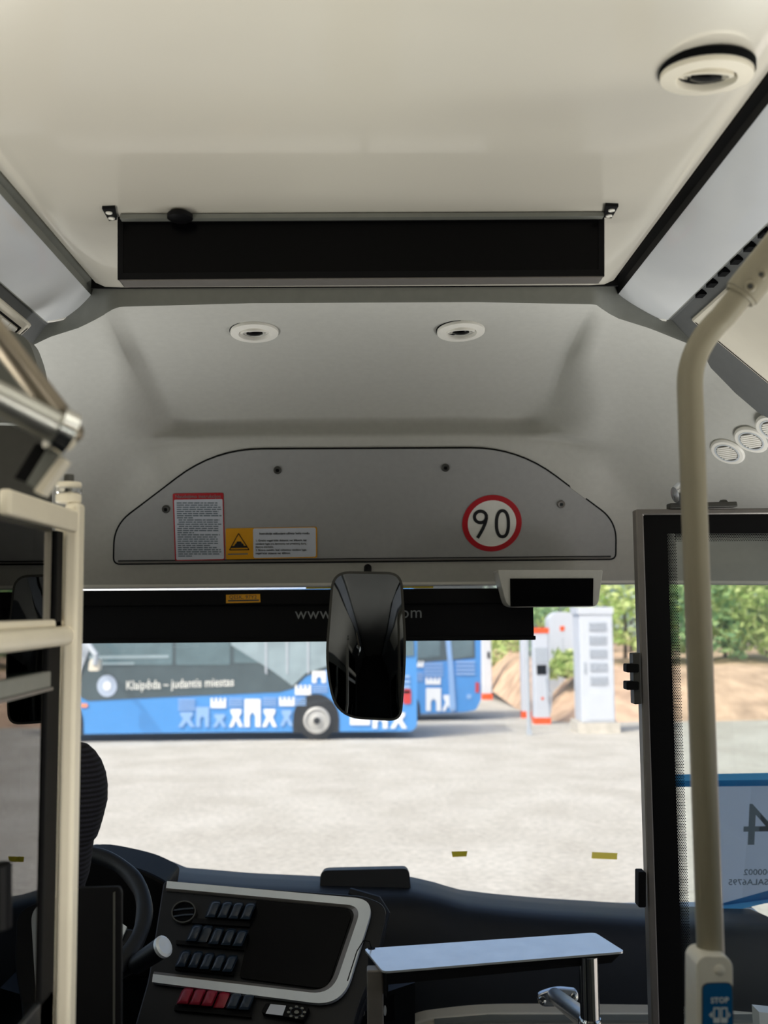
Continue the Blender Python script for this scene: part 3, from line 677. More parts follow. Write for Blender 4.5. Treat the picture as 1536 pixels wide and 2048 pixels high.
for i in range(3):
    b = fc+fe*.028+V((0, -.05-.05*i, 0))
    obj('button', MB().prism([b, b+fe*.05, b+fe*.05+V((0, -.045, 0)), b+V((0, -.045, 0))], fdn*.004), M['white'], fo, bevel=.002)
bz = fc+fe*.02+V((0, -.04, 0))
obj('button_frame', MB().frame([bz, bz+fe*.066, bz+fe*.066+V((0, -.165, 0)), bz+V((0, -.165, 0))], [bz+fe*.005+V((0, -.006, 0)), bz+fe*.061+V((0, -.006, 0)), bz+fe*.061+V((0, -.159, 0)), bz+fe*.005+V((0, -.159, 0))], fdn*.003), M['rubber'], fo)

# ---- round air vents on the right wing of the front
def wing_hit(px, py):
    lo, hi = 1.9, 3.2
    def side(Y):
        p = aY(px, py, Y); X = p.x; Ze, zw = interp(ex, ez, X), Zw(X); g = (p.z-zw)/(Ze-zw)
        q = cap_point(X, max(0, min(1, g))); return p, Y-q.y
    for _ in range(40):
        m_ = (lo+hi)/2; p, s_ = side(m_)
        if s_ < 0: lo = m_
        else: hi = m_
    return side(lo)[0]
def wing_normal(px, py):
    a, b, c = wing_hit(px, py), wing_hit(px+6, py), wing_hit(px, py+6)
    n = (b-a).cross(c-a).normalized(); return n if n.y < 0 else -n
for i, (px, py, lb) in enumerate(((1455, 904, 'round slatted air vent nearest the bent beige pole'), (1503, 880, 'round slatted air vent in the middle of the three'), (1547, 857, 'round slatted air vent cut by the picture edge'))):
    c = wing_hit(px, py)+V((-.003, -.006, -.003)); n = (wing_normal(px, py)*.15+V((-.545, -.395, -.86))).normalized(); R = .0475
    o = obj('air_vent', MB().lathe(c-n*.006, n, [(R*.70, 0), (R, 0), (R*.99, .004), (R*.9, .0075), (R*.72, .008)], 36, close=True), M['white'], smooth=True)
    obj('inner_ring', MB().lathe(c-n*.006, n, [(R*.61, 0), (R*.73, 0), (R*.72, .0085), (R*.63, .0085)], 32, close=True), M['silver'], o, smooth=True)
    obj('core', MB().lathe(c-n*.006, n, [(R*.71, 0), (R*.71, .0055), (.001, .006)], 28), M['alu'], o)
    uu = n.cross(V((0, 0, 1))).normalized(); vv = n.cross(uu)
    for k in range(-3, 4):
        h = R*.58*math.sqrt(1-(k/4)**2)
        obj('slat', MB().obox(c+vv*(k*R*.145)+n*.001, uu*h, vv*R*.05, n*.002), M['white'], o)
    tag(o, lb, 'air vent', 'round air vents on the front wall')

# ================================================================== HATCH AND STICKERS
HPl = Plane((0, 3.16, 1.65+.076), (1, 0, 0), (0, 2.99-3.16, .474-.076))
hout = rounded([(225, 1130), (227, 1050), (428, 897), (1037, 894), (1234, 1042), (1233, 1120)], [16, 45, 95, 95, 40, 14], 8)
hin = inset(hout, 3.2)
if abs(max(p[0] for p in hin)-1234) < 1 or max(p[0] for p in hin) > 1234: hin = inset(hout, -3.2)
hatch = obj('access_hatch', MB().prism(HPl.pts(hin, .009), HPl.n*-.012), M['hatch'], smooth=False)
obj('gasket', MB().prism(HPl.pts(hout, .004), HPl.n*-.006), M['rubber'], hatch)
obj('hinge', MB().prism(HPl.pts([(236, 1124.5), (1222, 1115), (1222, 1117.5), (236, 1127)], .012), HPl.n*-.01), M['alu'], hatch)
obj('hinge_gap', MB().prism(HPl.pts([(236, 1121), (1222, 1111.5), (1222, 1113.5), (236, 1123)], .0095), HPl.n*-.006), M['rubber'], hatch)
for px, py, m in ((555, 940, 'darkgrey'), (891, 935, 'darkgrey'), (332, 1018, 'darkgrey'), (1122, 1008, 'alu')):
    c = HPl.hit(px, py, .008); r = .0118
    sc = obj('lock_screw', MB().lathe(c, HPl.n, [(r, 0), (r, .004), (r*.8, .0065), (r*.45, .006), (r*.4, .003), (.001, .003)], 20), M[m], hatch, smooth=True)
    obj('slot', MB().obox(c+HPl.n*.004, HPl.u*.004, HPl.v*.004, HPl.n*.003), M['rubber'] if m == 'darkgrey' else M['chrome'], sc)
tag(hatch, 'grey trapezoid access hatch with rounded corners above the windscreen', 'hatch')
OFF = .0105
def ppx(P, px, py): return (P.hit(px+1, py)-P.hit(px, py)).length
k = ppx(HPl, 700, 1000)
def rr(P, a, b, c, d, r, off): return MB().prism(P.pts(rounded([a, b, c, d], r, 4), off), P.n*-.0004)
# speed roundel
c0 = HPl.hit(984, 1047, OFF)
sp = obj('speed_sticker', MB().lathe(c0-HPl.n*.0005, HPl.n, [(60*k, 0), (60*k, .0006), (49*k, .0007), (49*k, 0)], 48, close=True), M['red'], label=None)
obj('face', MB().lathe(c0-HPl.n*.0005, HPl.n, [(50*k, 0), (50*k, .0004), (.0001, .0004)], 48), M['sign'], sp)
def stroke(P, pts, w, off, n=10):
    mb = MB(); L, R_ = [], []
    q = [V(p) for p in pts]
    for i, p in enumerate(q):
        t = (q[min(i+1, len(q)-1)]-q[max(i-1, 0)]).normalized(); nn = V((-t.y, t.x))*w/2
        L.append(P.hit(*(p+nn), off)); R_.append(P.hit(*(p-nn), off))
    for i in range(len(q)-1): mb.prism([L[i], L[i+1], R_[i+1], R_[i]], P.n*-.0003)
    return mb
def loop(cx, cy, rx, ry, n=36, e=2.3):
    out = []
    for i in range(n+1):
        t = 2*math.pi*i/n; c_, s_ = math.cos(t), math.sin(t)
        out.append((cx+rx*math.copysign(abs(c_)**(2/e), c_), cy+ry*math.copysign(abs(s_)**(2/e), s_)))
    return out
nine = stroke(HPl, loop(961, 1034, 12, 11.5, 30, 2.0), 6.4, OFF+.0012)
n2 = stroke(HPl, [(973, 1036), (971, 1045), (966, 1057), (960, 1068), (955, 1076)], 6.4, OFF+.0012); nine.add(n2.v, n2.f)
obj('digit_nine', nine, M['ink'], sp); obj('digit_zero', stroke(HPl, loop(1005, 1047.5, 12, 26), 6.4, OFF+.0012), M['ink'], sp)
tag(sp, 'round white speed sticker reading 90 with a red ring', 'sticker')
# red bordered instruction sheet
rs = obj('instruction_sticker', rr(HPl, (345, 987), (447, 985.5), (450, 1120), (350, 1122), 4, OFF), M['red'])
obj('sheet', rr(HPl, (348, 999.5), (445, 998), (448, 1118), (352.5, 1120), 3, OFF+.0005), M['sheet'], rs)
obj('heading', text('Naudojimo instrukcijos', 9.6*k, HPl.hit(396, 993, OFF+.0006), HPl.u, HPl.v), M['greyprint'], rs)
wd_ = MB(); random.seed(3)
for i in range(26):
    y = 1005+i*4.25; x = 353+(i/26)*3.5 + (3 if i in (8, 9, 11) else 0); end = {7: 386, 14: 388, 25: 384, 20: 420}.get(i, 438+random.uniform(-6, 6))
    while x < end:
        w = random.uniform(5, 15); e_ = min(x+w, end)
        wd_.prism(HPl.pts([(x, y), (e_, y-.05), (e_, y+2.0), (x, y+2.05)], OFF+.001), HPl.n*-.0002); x = e_+1.6
obj('small_print', wd_, M['inkgrey'], rs, kind='stuff')
tag(rs, 'tall white instruction sticker with a dark red border', 'sticker')
# yellow flood warning
ys_ = obj('warning_sticker', rr(HPl, (451, 1057), (634, 1053.5), (634.5, 1115.5), (452, 1119), 4, OFF), M['yellow'])
obj('text_field', rr(HPl, (506, 1057), (631.5, 1055), (632, 1113.5), (507, 1116), 4, OFF+.0005), M['sheet'], ys_)
tri = MB()
for a, b in (((477, 1067), (459, 1100)), ((459, 1100), (498, 1099.5)), ((498, 1099.5), (477, 1067))):
    s_ = stroke(HPl, [a, b], 1.6, OFF+.001); tri.add(s_.v, s_.f)
for pl in ([(464, 1092), (494, 1091.5), (496, 1095.5), (462, 1096)], [(471, 1087), (486, 1087), (488, 1092), (468, 1092)], [(474, 1083), (482, 1083), (484, 1087), (472, 1087)]):
    tri.prism(HPl.pts(pl, OFF+.001), HPl.n*-.0003)
obj('pictogram', tri, M['ink'], ys_)
for s_, y, sz, bold in (('Instrukcija važiuojant užlieto kelio ruožu', 1067, 6.2, .00012), ('1. Greitis negali būti didesnis, nei 30km/h, kai', 1081.5, 5.6, 0), ('vandens lygis yra žemesnis nei priekinių durų', 1088, 5.6, 0), ('įlipimo slenkstis.', 1094, 5.6, 0), ('2. Būtina stebėti, kad važiavimo vandens lygis', 1100.5, 5.6, 0), ('negali būti didesnis nei 400mm.', 1107, 5.6, 0)):
    al = 'CENTER' if y == 1067 else 'LEFT'
    obj('print_line', text(s_, sz*k, HPl.hit(569 if y == 1067 else 511, y, OFF+.001), HPl.u, HPl.v, al, bold), M['ink'], ys_)
obj('print_line', MB().prism(HPl.pts([(456, 1107.5), (496, 1106.8), (496, 1109), (456, 1109.7)], OFF+.001), HPl.n*-.0002), M['inkgrey'], ys_)
tag(ys_, 'yellow and white flood driving sticker with a triangular pictogram', 'sticker')

# ================================================================== WINDSCREEN FITTINGS
Ybl = 3.075; PBl = YP(Ybl)
bl = obj('sun_blind', MB().prism(PBl.pts([(60, 1205), (1066, 1196), (1068, 1276), (60, 1284)]), (0, .003, 0)), M['blind'])
obj('cassette', MB().prism(PBl.pts([(60, 1182), (1064, 1176), (1066, 1206), (60, 1214)], .012), (0, .03, 0)), M['black'], bl, bevel=.004)
obj('bottom_bar', MB().prism(PBl.pts([(60, 1280), (1072, 1271.5), (1072, 1280), (60, 1288)], .006), (0, .014, 0)), M['black'], bl, bevel=.003)
kb = ppx(PBl, 700, 1230)
ub = (PBl.hit(900, 1226.5)-PBl.hit(600, 1229)).normalized(); vb = V((0, 0, 1))
obj('lettering', text('www.', 33*kb, PBl.hit(590, 1228, .002), ub, vb, 'LEFT', space=1.06), M['greyprint'], bl)
obj('lettering', text('com', 33*kb, PBl.hit(845, 1225.5, .002), ub, vb, 'RIGHT', space=1.06), M['greyprint'], bl)
tag(bl, 'black roller sun blind with grey web address lettering, drawn part way down', 'blind')
st = obj('blind_sticker', MB().prism(PBl.pts([(452, 1189.5), (520, 1188), (521, 1204.5), (452, 1206.5)], .0138), (0, .0006, 0)), M['yellow'])
obj('print_line', text('QESK. 97Y2', 10*kb, PBl.hit(486, 1194.5, .0143), ub, vb, space=1.1), M['darkgrey'], st)
obj('print_line', MB().prism(PBl.pts([(456, 1200.2), (518, 1199), (518, 1201.8), (456, 1203)], .0143), (0, .0002, 0)), M['darkgrey'], st)
tag(st, 'small yellow sticker with two lines of print on the black blind', 'sticker')

# hanging interior mirror
PMr = Plane((0, 2.86, 1.65), (1, -.04, 0), (0, .10, 1))
mo = rounded([(664, 1142), (804, 1144), (814, 1300), (803, 1443), (672, 1436), (649, 1330)], [36, 30, 60, 26, 52, 80], 8)
mir = empty('interior_mirror', PMr.hit(730, 1440))
obj('shell', MB().prism(PMr.pts(mo, .004), PMr.n*-.035), M['black'], mir, bevel=.008, seg=3)
mg = inset(mo, 5.0)
if max(p[0] for p in mg) > max(p[0] for p in mo): mg = inset(mo, -5.0)
cc = (731, 1294); rows = []; n = len(mg)
vs_, fs_ = [], []
RN = 8
for i in range(RN+1):
    q = 1-.93*i/RN
    for p in mg:
        ax_, ay_ = (p[0]-cc[0])*q, (p[1]-cc[1])*q
        vs_.append(PMr.hit(cc[0]+ax_, cc[1]+ay_, .024-.011*(ax_/82)**2-.008*(ay_/150)**2))
for i in range(RN):
    fs_ += [[i*n+j, i*n+(j+1) % n, (i+1)*n+(j+1) % n, (i+1)*n+j] for j in range(n)]
fs_.append([RN*n+j for j in range(n)])
obj('mirror_glass', MB().add(vs_, fs_), M['mirror'], mir, smooth=True, angle=180)
obj('mirror_rim', MB().frame(PMr.pts(mo, .008), PMr.pts(mg, .008), PMr.n*-.01), M['darkgrey'], mir)
obj('arm', MB().tube([PMr.hit(735, 1200, -.03), PMr.hit(735, 1170, -.07), V((PMr.hit(735, 1160).x, 3.13, 1.65+.12))], .012, 10), M['black'], mir)
tag(mir, 'upright black interior mirror with rounded corners hanging in the windscreen', 'mirror')

# monitor box under the hatch
PMo = YP(2.97)
mon = obj('monitor', MB().prism(PMo.pts(rounded([(995, 1140), (1206, 1140), (1196, 1213.5), (1014, 1215)], [4, 4, 14, 18], 4)), (0, .12, 0)), M['cap'], bevel=.003)
obj('screen', MB().prism(PMo.pts([(1020, 1157), (1187, 1156.5), (1186, 1211.5), (1021, 1213.5)], .003), (0, .006, 0)), M['blackgloss'], mon)
tag(mon, 'small grey monitor box with a black screen under the hatch', 'monitor')

# ================================================================== DASHBOARD
ridge = [(-60, 1745, 3.2), (150, 1712, 3.2), (245, 1733, 3.2), (290, 1744, 3.2), (335, 1764, 3.22), (480, 1776, 3.25), (640, 1783, 3.28), (825, 1783, 3.30), (875, 1794, 3.30), (930, 1811, 3.30), (1000, 1820, 3.30), (1100, 1829, 3.30), (1290, 1841, 3.29), (1400, 1848, 3.26), (1536, 1853, 3.22), (1680, 1860, 3.16)]
rp_ = [aY(*q) for q in ridge]
rx = [p.x for p in rp_]
xs_ = [-1.24+2.48*i/60 for i in range(61)]
def dash_ridge(x): return V((x, interp(rx, [p.y for p in rp_], x), interp(rx, [p.z for p in rp_], x)))
prof = [(.30, -.03), (.16, -.012), (.05, -.001), (0, 0), (-.035, -.008), (-.065, -.030), (-.09, -.075), (-.115, -.15), (-.13, -.24), (-.135, -.33), (-.13, -.40)]
rows = [[dash_ridge(x)+V((0, dy, dz)) for x in xs_] for dy, dz in prof]
dash = obj('dashboard', MB().grid(rows, (0, .01, -.012)), M['dash'], smooth=True, angle=60)
tag(dash, 'dark vinyl dashboard running below the windscreen', 'dashboard')
lowp = rounded([(800, 2060), (840, 2040), (960, 2026), (1300, 2027), (1700, 2030), (1700, 2500), (800, 2500)], [10, 60, 60, 5, 5, 5, 5], 6)
PL = YP(3.10)
lp = obj('front_lower_panel', MB().prism(PL.pts(lowp), (0, .2, 0)), M['cream'], bevel=.01); tag(lp, 'cream lower panel below the dark dashboard', 'panel')
obj('ledge', MB().prism(PL.pts([(870, 2049), (980, 2040), (1700, 2040), (1700, 2046), (980, 2046), (870, 2055)], .04), (0, .05, 0)), M['midgrey'], lp)

# box on the dashboard
PX = Plane((0, 3.12, 0), (1, -.05, 0), (0, .3, 1))
bx = obj('dashboard_box', MB().prism(PX.pts(rounded([(638, 1803), (641, 1741), (818, 1737), (824, 1800)], [6, 14, 12, 6], 4)), V((0, .12, -.02))), M['dash'], bevel=.008, seg=3, smooth=True)
tag(bx, 'dark rounded box standing on top of the dashboard', 'box')

# instrument console
P1, P2, P3 = aY(333, 1768, 2.95), aY(740, 1800, 2.82), aY(305, 1955, 2.76)
IP = Plane(P3, P2-P1, P1-P3)
if IP.n.y > 0: IP.n = -IP.n; IP.v = IP.n.cross(IP.u)
con = obj('instrument_console', MB().prism(IP.pts(rounded([(327, 1762), (730, 1792), (776, 1812), (752, 1930), (716, 2010), (690, 2120), (250, 2120), (296, 1960)], [10, 20, 26, 60, 60, 5, 5, 20], 6), -.004), V((.0, .22, -.10))), M['console'], bevel=.006)
tag(con, 'black driver console with a silver band, rocker switches and a dark screen', 'console')
band_o = [(331, 1768), (333, 1763)] + rounded([(333, 1763), (745, 1797), (683, 2012), (300, 1965)], [0.1, 34, 52, .1], 8)[9:-9] + [(304, 1962), (306, 1948)]
def band(): # silver C-shaped strip: outer and inner edges share their sampling
    o = rounded([(334, 1762), (750, 1799), (684, 2013), (304, 1964)], [.1, 40, 60, .1], 8)
    i_ = rounded([(332, 1776), (724, 1812), (664, 1990), (306, 1948)], [.1, 30, 44, .1], 8)
    o = o[8:-8]; i_ = i_[8:-8]; mb = MB()
    for a in range(len(o)-1):
        mb.prism([IP.hit(*o[a], .012), IP.hit(*o[a+1], .012), IP.hit(*i_[a+1], .008), IP.hit(*i_[a], .008)], IP.n*-.012)
    return mb
obj('silver_band', band(), M['silver'], con, label='silver band')
def band2():
    o = rounded([(332, 1776), (724, 1812), (664, 1990), (306, 1948)], [.1, 30, 44, .1], 8)[8:-8]
    i_ = rounded([(332, 1781), (714, 1817), (656, 1984), (308, 1943)], [.1, 26, 40, .1], 8)[8:-8]; mb = MB()
    for a in range(len(o)-1):
        mb.prism([IP.hit(*o[a], .008), IP.hit(*o[a+1], .008), IP.hit(*i_[a+1], .001), IP.hit(*i_[a], .001)], IP.n*-.006)
    return mb
obj('inner_band', band2(), M['alu'], con)
obj('screen', MB().prism(IP.pts(rounded([(512, 1800), (706, 1820), (654, 1978), (478, 1955)], [8, 18, 22, 8], 4), .003), IP.n*-.005), M['blackgloss'], con)
def rocker(px, py, w, h, m, flat=False, label=None):
    lean = 8*h/38
    poly = rounded([(px-w/2-lean, py+h/2), (px+w/2-lean, py+h/2+1), (px+w/2+lean, py-h/2+1), (px-w/2+lean, py-h/2)], [3, 3, 9, 9], 4)
    f = IP.pts(poly, .004); mid = IP.pts(inset2(poly, .86), .012 if flat else .020); top = IP.pts(inset2(poly, .62, (2, -4)), .014 if flat else .025)
    n = len(f); mb = MB()
    vs = f+mid+top
    fs = [[i, (i+1) % n, n+(i+1) % n, n+i] for i in range(n)]+[[n+i, n+(i+1) % n, 2*n+(i+1) % n, 2*n+i] for i in range(n)]+[list(range(2*n, 3*n)), list(range(n-1, -1, -1))]
    return obj('rocker_switch', mb.add(vs, fs), m, con, smooth=True, angle=50, label=label)
def inset2(poly, k, sh=(0, 0)):
    cx = sum(p[0] for p in poly)/len(poly); cy = sum(p[1] for p in poly)/len(poly)
    return [(cx+(p[0]-cx)*k+sh[0]*(1-k), cy+(p[1]-cy)*k+sh[1]*(1-k)) for p in poly]
for x, y in ((427, 1818), (450, 1819), (472, 1821), (496, 1822)): rocker(x, y, 22, 36, M['switch'])
for x, y in ((389, 1866), (410, 1868), (433, 1872), (457, 1874), (480, 1876)): rocker(x, y, 22, 36, M['switch'], flat=(x == 410))
for x, y in ((367, 1917), (391, 1919), (414, 1922), (437, 1925), (460, 1927)): rocker(x, y, 22, 36, M['switch'])
for i, (x, y) in enumerate(((371, 1992), (395, 1994), (419, 1996), (444, 2000), (468, 2002), (493, 2004))):
    rocker(x, y, 24, 34, M['redswitch'] if i < 4 else M['switch'], flat=(i == 3), label='red rocker switch' if i < 4 else None)
for pl in ([(383, 1846), (500, 1853), (497, 1843), (386, 1836)], [(352, 1888), (488, 1900), (487, 1892), (352, 1880)], [(350, 1938), (466, 1950), (468, 1942), (352, 1930)], [(350, 2010), (500, 2024), (502, 2034), (348, 2020)]):
    obj('switch_socket', MB().prism(IP.pts(pl, .007), IP.n*-.008), M['black'], con)
vc = (367, 1823)
ring = obj('air_vent', MB().frame(IP.pts(ell(*vc, 25, 22, 28, -.35), .008), IP.pts(ell(*vc, 22.5, 19.5, 28, -.35), .008), IP.n*-.01), M['darkgrey'], con)
obj('vent_core', MB().prism(IP.pts(ell(*vc, 23, 20, 24, -.35), .002), IP.n*-.003), M['dark'], ring)
for dy in (-6, 6):
    obj('slat', MB().prism(IP.pts([(vc[0]-20, vc[1]+dy+2), (vc[0], vc[1]+dy-1), (vc[0]+20, vc[1]+dy-2), (vc[0]+20, vc[1]+dy+1), (vc[0], vc[1]+dy+2), (vc[0]-20, vc[1]+dy+5)], .006), IP.n*-.004), M['switch'], ring)
kp = obj('keypad', MB().prism(IP.pts(rounded([(522, 2024), (532, 2006), (618, 2014), (606, 2040)], 3, 3), .016), IP.n*-.018), M['black'], con)
obj('keypad_screen', MB().prism(IP.pts([(531, 2027), (541, 2008), (572, 2011), (565, 2031)], .0175), IP.n*-.002), M['sheet'], kp)
obj('dial', MB().frame(IP.pts(ell(593, 2024, 13, 9.5, 24), .018), IP.pts(ell(593, 2024, 11.5, 8.3, 24), .018), IP.n*-.002), M['switch'], kp)
for i in range(8):
    a = 2*math.pi*i/8
    obj('key', MB().prism(IP.pts(ell(593+16*math.cos(a), 2024+11*math.sin(a), 3.4, 2.4, 8), .018), IP.n*-.002), M['midgrey'], kp)
obj('key', MB().prism(IP.pts(ell(593, 2024, 5, 3.6, 10), .019), IP.n*-.002), M['midgrey'], kp)
# outer shoulder of the console (the seam right of the silver band)
obj('shoulder', MB().tube([aY(700, 1784, 2.98), aY(756, 1800, 2.95), aY(772, 1826, 2.93), aY(760, 1880, 2.91), aY(738, 1960, 2.88), aY(712, 2048, 2.85)], .012, 10), M['dash'], con, smooth=True)
# binnacle hood behind the wheel
hb = [(60, 1745), (170, 1716), (235, 1728), (290, 1742), (335, 1766), (330, 1800), (300, 1960), (60, 1960)]
bh = obj('binnacle', MB().prism(YP(2.98).pts(rounded(hb, [10, 40, 30, 30, 12, 10, 10, 10], 4)), (0, .2, 0)), M['black'], con, bevel=.01)
sd = obj('side_door_panel', MB().prism(YP(2.9).pts([(706, 2048), (770, 1985), (830, 1965), (830, 2300), (700, 2300)]), (0, .2, 0)), M['console'])
tag(sd, 'black side panel with a square switch below the dashboard end of the tray', 'panel')
obj('switch_plate', MB().prism(YP(2.9).pts([(760, 2002), (788, 1990), (790, 2040), (762, 2046)], .006), (0, .01, 0)), M['black'], sd)
obj('switch_light', MB().prism(YP(2.9).pts(ell(770, 2022, 3, 10, 12), .012), (0, .006, 0)), M['silver'], sd)
obj('bracket', MB().prism(YP(2.9).pts([(702, 2038), (728, 2024), (730, 2030), (706, 2046)], .02), (0, .02, 0)), M['alu'], sd)

# ---- steering wheel
sw = aY(92, 1845, 2.52); nn = V((.05, -.52, .85)).normalized(); uu = nn.cross(V((0, 1, 0))).normalized(); uu = V((1, 0, 0)) - nn*nn.x; uu.normalize(); vv = nn.cross(uu)
R = .226; r = .0195; seg = 72; vs_, fs_ = [], []
for i in range(seg):
    t = 2*math.pi*i/seg; d = uu*math.cos(t)+vv*math.sin(t)
    for j in range(12):
        a = 2*math.pi*j/12; rr_ = r*(1+.05*math.sin(12*t)); vs_.append(sw+d*(R+rr_*math.cos(a))+nn*rr_*math.sin(a))
for i in range(seg):
    for j in range(12): fs_.append([i*12+j, ((i+1) % seg)*12+j, ((i+1) % seg)*12+(j+1) % 12, i*12+(j+1) % 12])
stw = obj('steering_wheel', MB().add(vs_, fs_), M['dash'], smooth=True, angle=80)
obj('hub', MB().lathe(sw-nn*.05, nn, [(.06, 0), (.075, .02), (.07, .035), (.03, .042), (.001, .043)], 28), M['console'], stw, smooth=True)
for ang in (-.15, math.pi+.15, -1.4, -1.75):
    d = uu*math.cos(ang)+vv*math.sin(ang); s_ = nn.cross(d)
    sp_ = obj('spoke', MB().obox(sw+d*.14-nn*.018, d*.085, s_*.028, nn*.009), M['console'], stw, bevel=.008)
    if ang == -.15:
        obj('spoke_trim', MB().frame([sw+d*a+s_*b-nn*.004 for a, b in ((.10, -.03), (.16, -.035), (.19, -.01), (.19, .02), (.16, .035), (.10, .03))], [sw+d*a+s_*b-nn*.004 for a, b in ((.11, -.022), (.155, -.026), (.18, -.006), (.18, .014), (.155, .026), (.11, .022))], nn*.006), M['silver'], sp_, label='silver trim')
obj('column', MB().tube([sw-nn*.05, sw-nn*.22], .045, 16), M['black'], stw)
tag(stw, 'black leather rimmed steering wheel behind the driver seat', 'steering wheel')
a_, b_ = aY(232, 1955, 2.46), aY(327, 1893, 2.40)
stk = obj('stalk', MB().tube([a_, a_.lerp(b_, .35), a_.lerp(b_, .4), a_.lerp(b_, .94), b_], [.010, .013, .021, .024, .023], 18), M['console'], stw, smooth=True)
dd = (b_-a_).normalized()
obj('stalk_cap', MB().lathe(b_-dd*.006, dd, [(.0245, 0), (.0245, .008), (.019, .012), (.014, .011), (.001, .014)], 20), M['silver'], stk, smooth=True, label='silver end cap')

# ---- driver seat
prof_s = [(2048, 150, .55), (1900, 150, .7), (1785, 156, .8), (1760, 164, .85), (1725, 169, .9), (1695, 172, .9), (1688, 178, .92), (1675, 183, .95), (1650, 190, 1.0), (1612, 199, 1.0), (1580, 199, 1.0), (1555, 195, .98), (1530, 186, .9), (1510, 173, .78), (1495, 158, .55), (1487, 130, .25)]
zc_, xr_, tk = [], [], []
for y, x, t in prof_s:
    p = aY(x, y, 2.05); zc_.append(p.z); xr_.append(p.x); tk.append(t)
SXC = -.84; rows_n = 320; vs_, fs_ = [], []; ns = 40
for i in range(rows_n+1):
    z = zc_[0]+(zc_[-1]-zc_[0])*i/rows_n; hw = interp(zc_, xr_, z)-SXC; t = interp(zc_, tk, z)*.075
    rib = 1+.0005*math.sin(z*2*math.pi/.0135)
    yc = 2.07+.05*(z-.8)
    for j in range(ns):
        a = 2*math.pi*j/ns; c_, s_ = math.cos(a), math.sin(a); e = .55
        vs_.append(V((SXC+hw*rib*math.copysign(abs(c_)**e, c_), yc+t*rib*math.copysign(abs(s_)**e, s_), z)))
for i in range(rows_n): fs_ += [[i*ns+j, i*ns+(j+1) % ns, (i+1)*ns+(j+1) % ns, (i+1)*ns+j] for j in range(ns)]
fs_ += [list(range(ns-1, -1, -1)), [rows_n*ns+j for j in range(ns)]]
seat = empty('driver_seat', (SXC, 2.15, 0))
obj('backrest', MB().add(vs_, fs_), M['fabric'], seat, smooth=True, angle=80)
obj('cushion', MB().box((SXC-.25, 2.1, .42), (SXC+.25, 2.58, .55)), M['fabric'], seat, bevel=.04, seg=3)
obj('pedestal', MB().box((SXC-.17, 2.15, 0), (SXC+.17, 2.5, .43)), M['black'], seat, bevel=.02)
tag(seat, 'driver seat with a high ribbed black fabric backrest', 'seat')
pb_ = YP(1.80)
eb = obj('equipment_box', MB().prism(pb_.pts(rounded([(100, 1778), (238, 1774), (243, 1784), (241, 2400), (100, 2400)], [6, 10, 6, 2, 2], 4)), (0, .012, 0)), M['black'], bevel=.003)
obj('edge_strip', MB().prism(pb_.pts([(226, 1786), (230, 1784), (229, 2400), (225, 2400)], .003), (0, .004, 0)), M['darkgrey'], eb)
tag(eb, 'flat black box standing beside the cream cab post', 'box')

# ================================================================== LEFT CAB DOOR
YP_ = 1.50
pr = aY(151, 1400, YP_); x1 = pr.x; x0 = aY(121, 1400, YP_).x; xg = aY(99, 1400, YP_).x
XD = (x0+x1)/2
cab = empty('cab_door', (XD, 1.3, 0))
obj('post', MB().box((x0, YP_, .05), (x1, YP_+.035, aY(130, 1004, YP_).z)), M['post'], cab, bevel=.006, seg=3)
obj('post_flange', MB().box((xg, YP_+.008, .05), (x0+.002, YP_+.03, aY(110, 1050, YP_).z)), M['post'], cab, bevel=.003)
zt = aY(140, 1021, YP_).z; zb = aY(140, 1064, YP_).z
YN = YP_*(.4405/.5405)-.0
top_pts = [V((x0+.004, YP_+.03, zb)), V((x1-.002, YP_+.03, zb)), V((x1-.002, YP_+.03, zt)), V((x0+.004, YP_+.03, zt))]
Yn = 1.222
obj('top_rail', MB().prism(top_pts, (0, Yn-YP_-.03, 0)), M['post'], cab, bevel=.004)
zm1, zm0 = aY(140, 1252, YP_).z, aY(140, 1291, YP_).z
obj('middle_rail', MB().box((x0-.006, .8, zm0), (x1-.004, YP_+.02, zm1)), M['post'], cab, bevel=.014, seg=4)
obj('rail_ledge', MB().box((x0-.03, .8, zm1-.004), (x0, YP_+.01, zm1+.01)), M['post'], cab, bevel=.004)
XG = x0-.004
obj('upper_pane', MB().box((XG-.005, .8, zm1), (XG, YP_, zb)), M['cabglass'], cab)
obj('lower_pane', MB().box((XG-.005, .8, .78), (XG, YP_, zm0)), M['cabglass'], cab)
obj('gasket', MB().box((XG-.012, YP_-.062, .70), (XG+.004, YP_-.004, zm0)).box((XG-.012, YP_-.03, zm1), (XG+.004, YP_-.002, zb)), M['rubber'], cab)
zs1, zs0 = aX(92, 1342, XG).z, aX(92, 1376, XG).z
sy = aX(94, 1360, XG).y
obj('sash_rail', MB().box((XG-.008, .8, zs0), (XG+.006, sy, zs1)), M['midgrey'], cab, bevel=.003)
obj('sash_edge', MB().box((XG+.004, .8, zs0-.003), (XG+.009, sy, zs0+.001)), M['alu'], cab)
obj('lower_panel', MB().box((XG-.02, .8, .05), (XG+.004, YP_, aX(86, 1992, XG).z)), M['console'], cab, bevel=.004)
hp = aX(-6, 1790, XG+.02)
obj('pull_handle', MB().tube([aX(2, 1728, XG+.02), aX(2, 1855, XG+.02)], .012, 12), M['black'], cab)
hz = aY(130, 1003, YP_); hx = hz+V((0, .0175, 0)); k1 = 1/F*YP_*1.02
def cyl(name, y0, y1, r, m, par): return obj(name, MB().lathe(V((hx.x, hx.y, aY(130, y0, YP_).z)), (0, 0, 1), [(r*.9, 0), (r, .002), (r, (y0-y1)*k1-.002), (r*.92, (y0-y1)*k1)], 24), M[m], par, smooth=True)
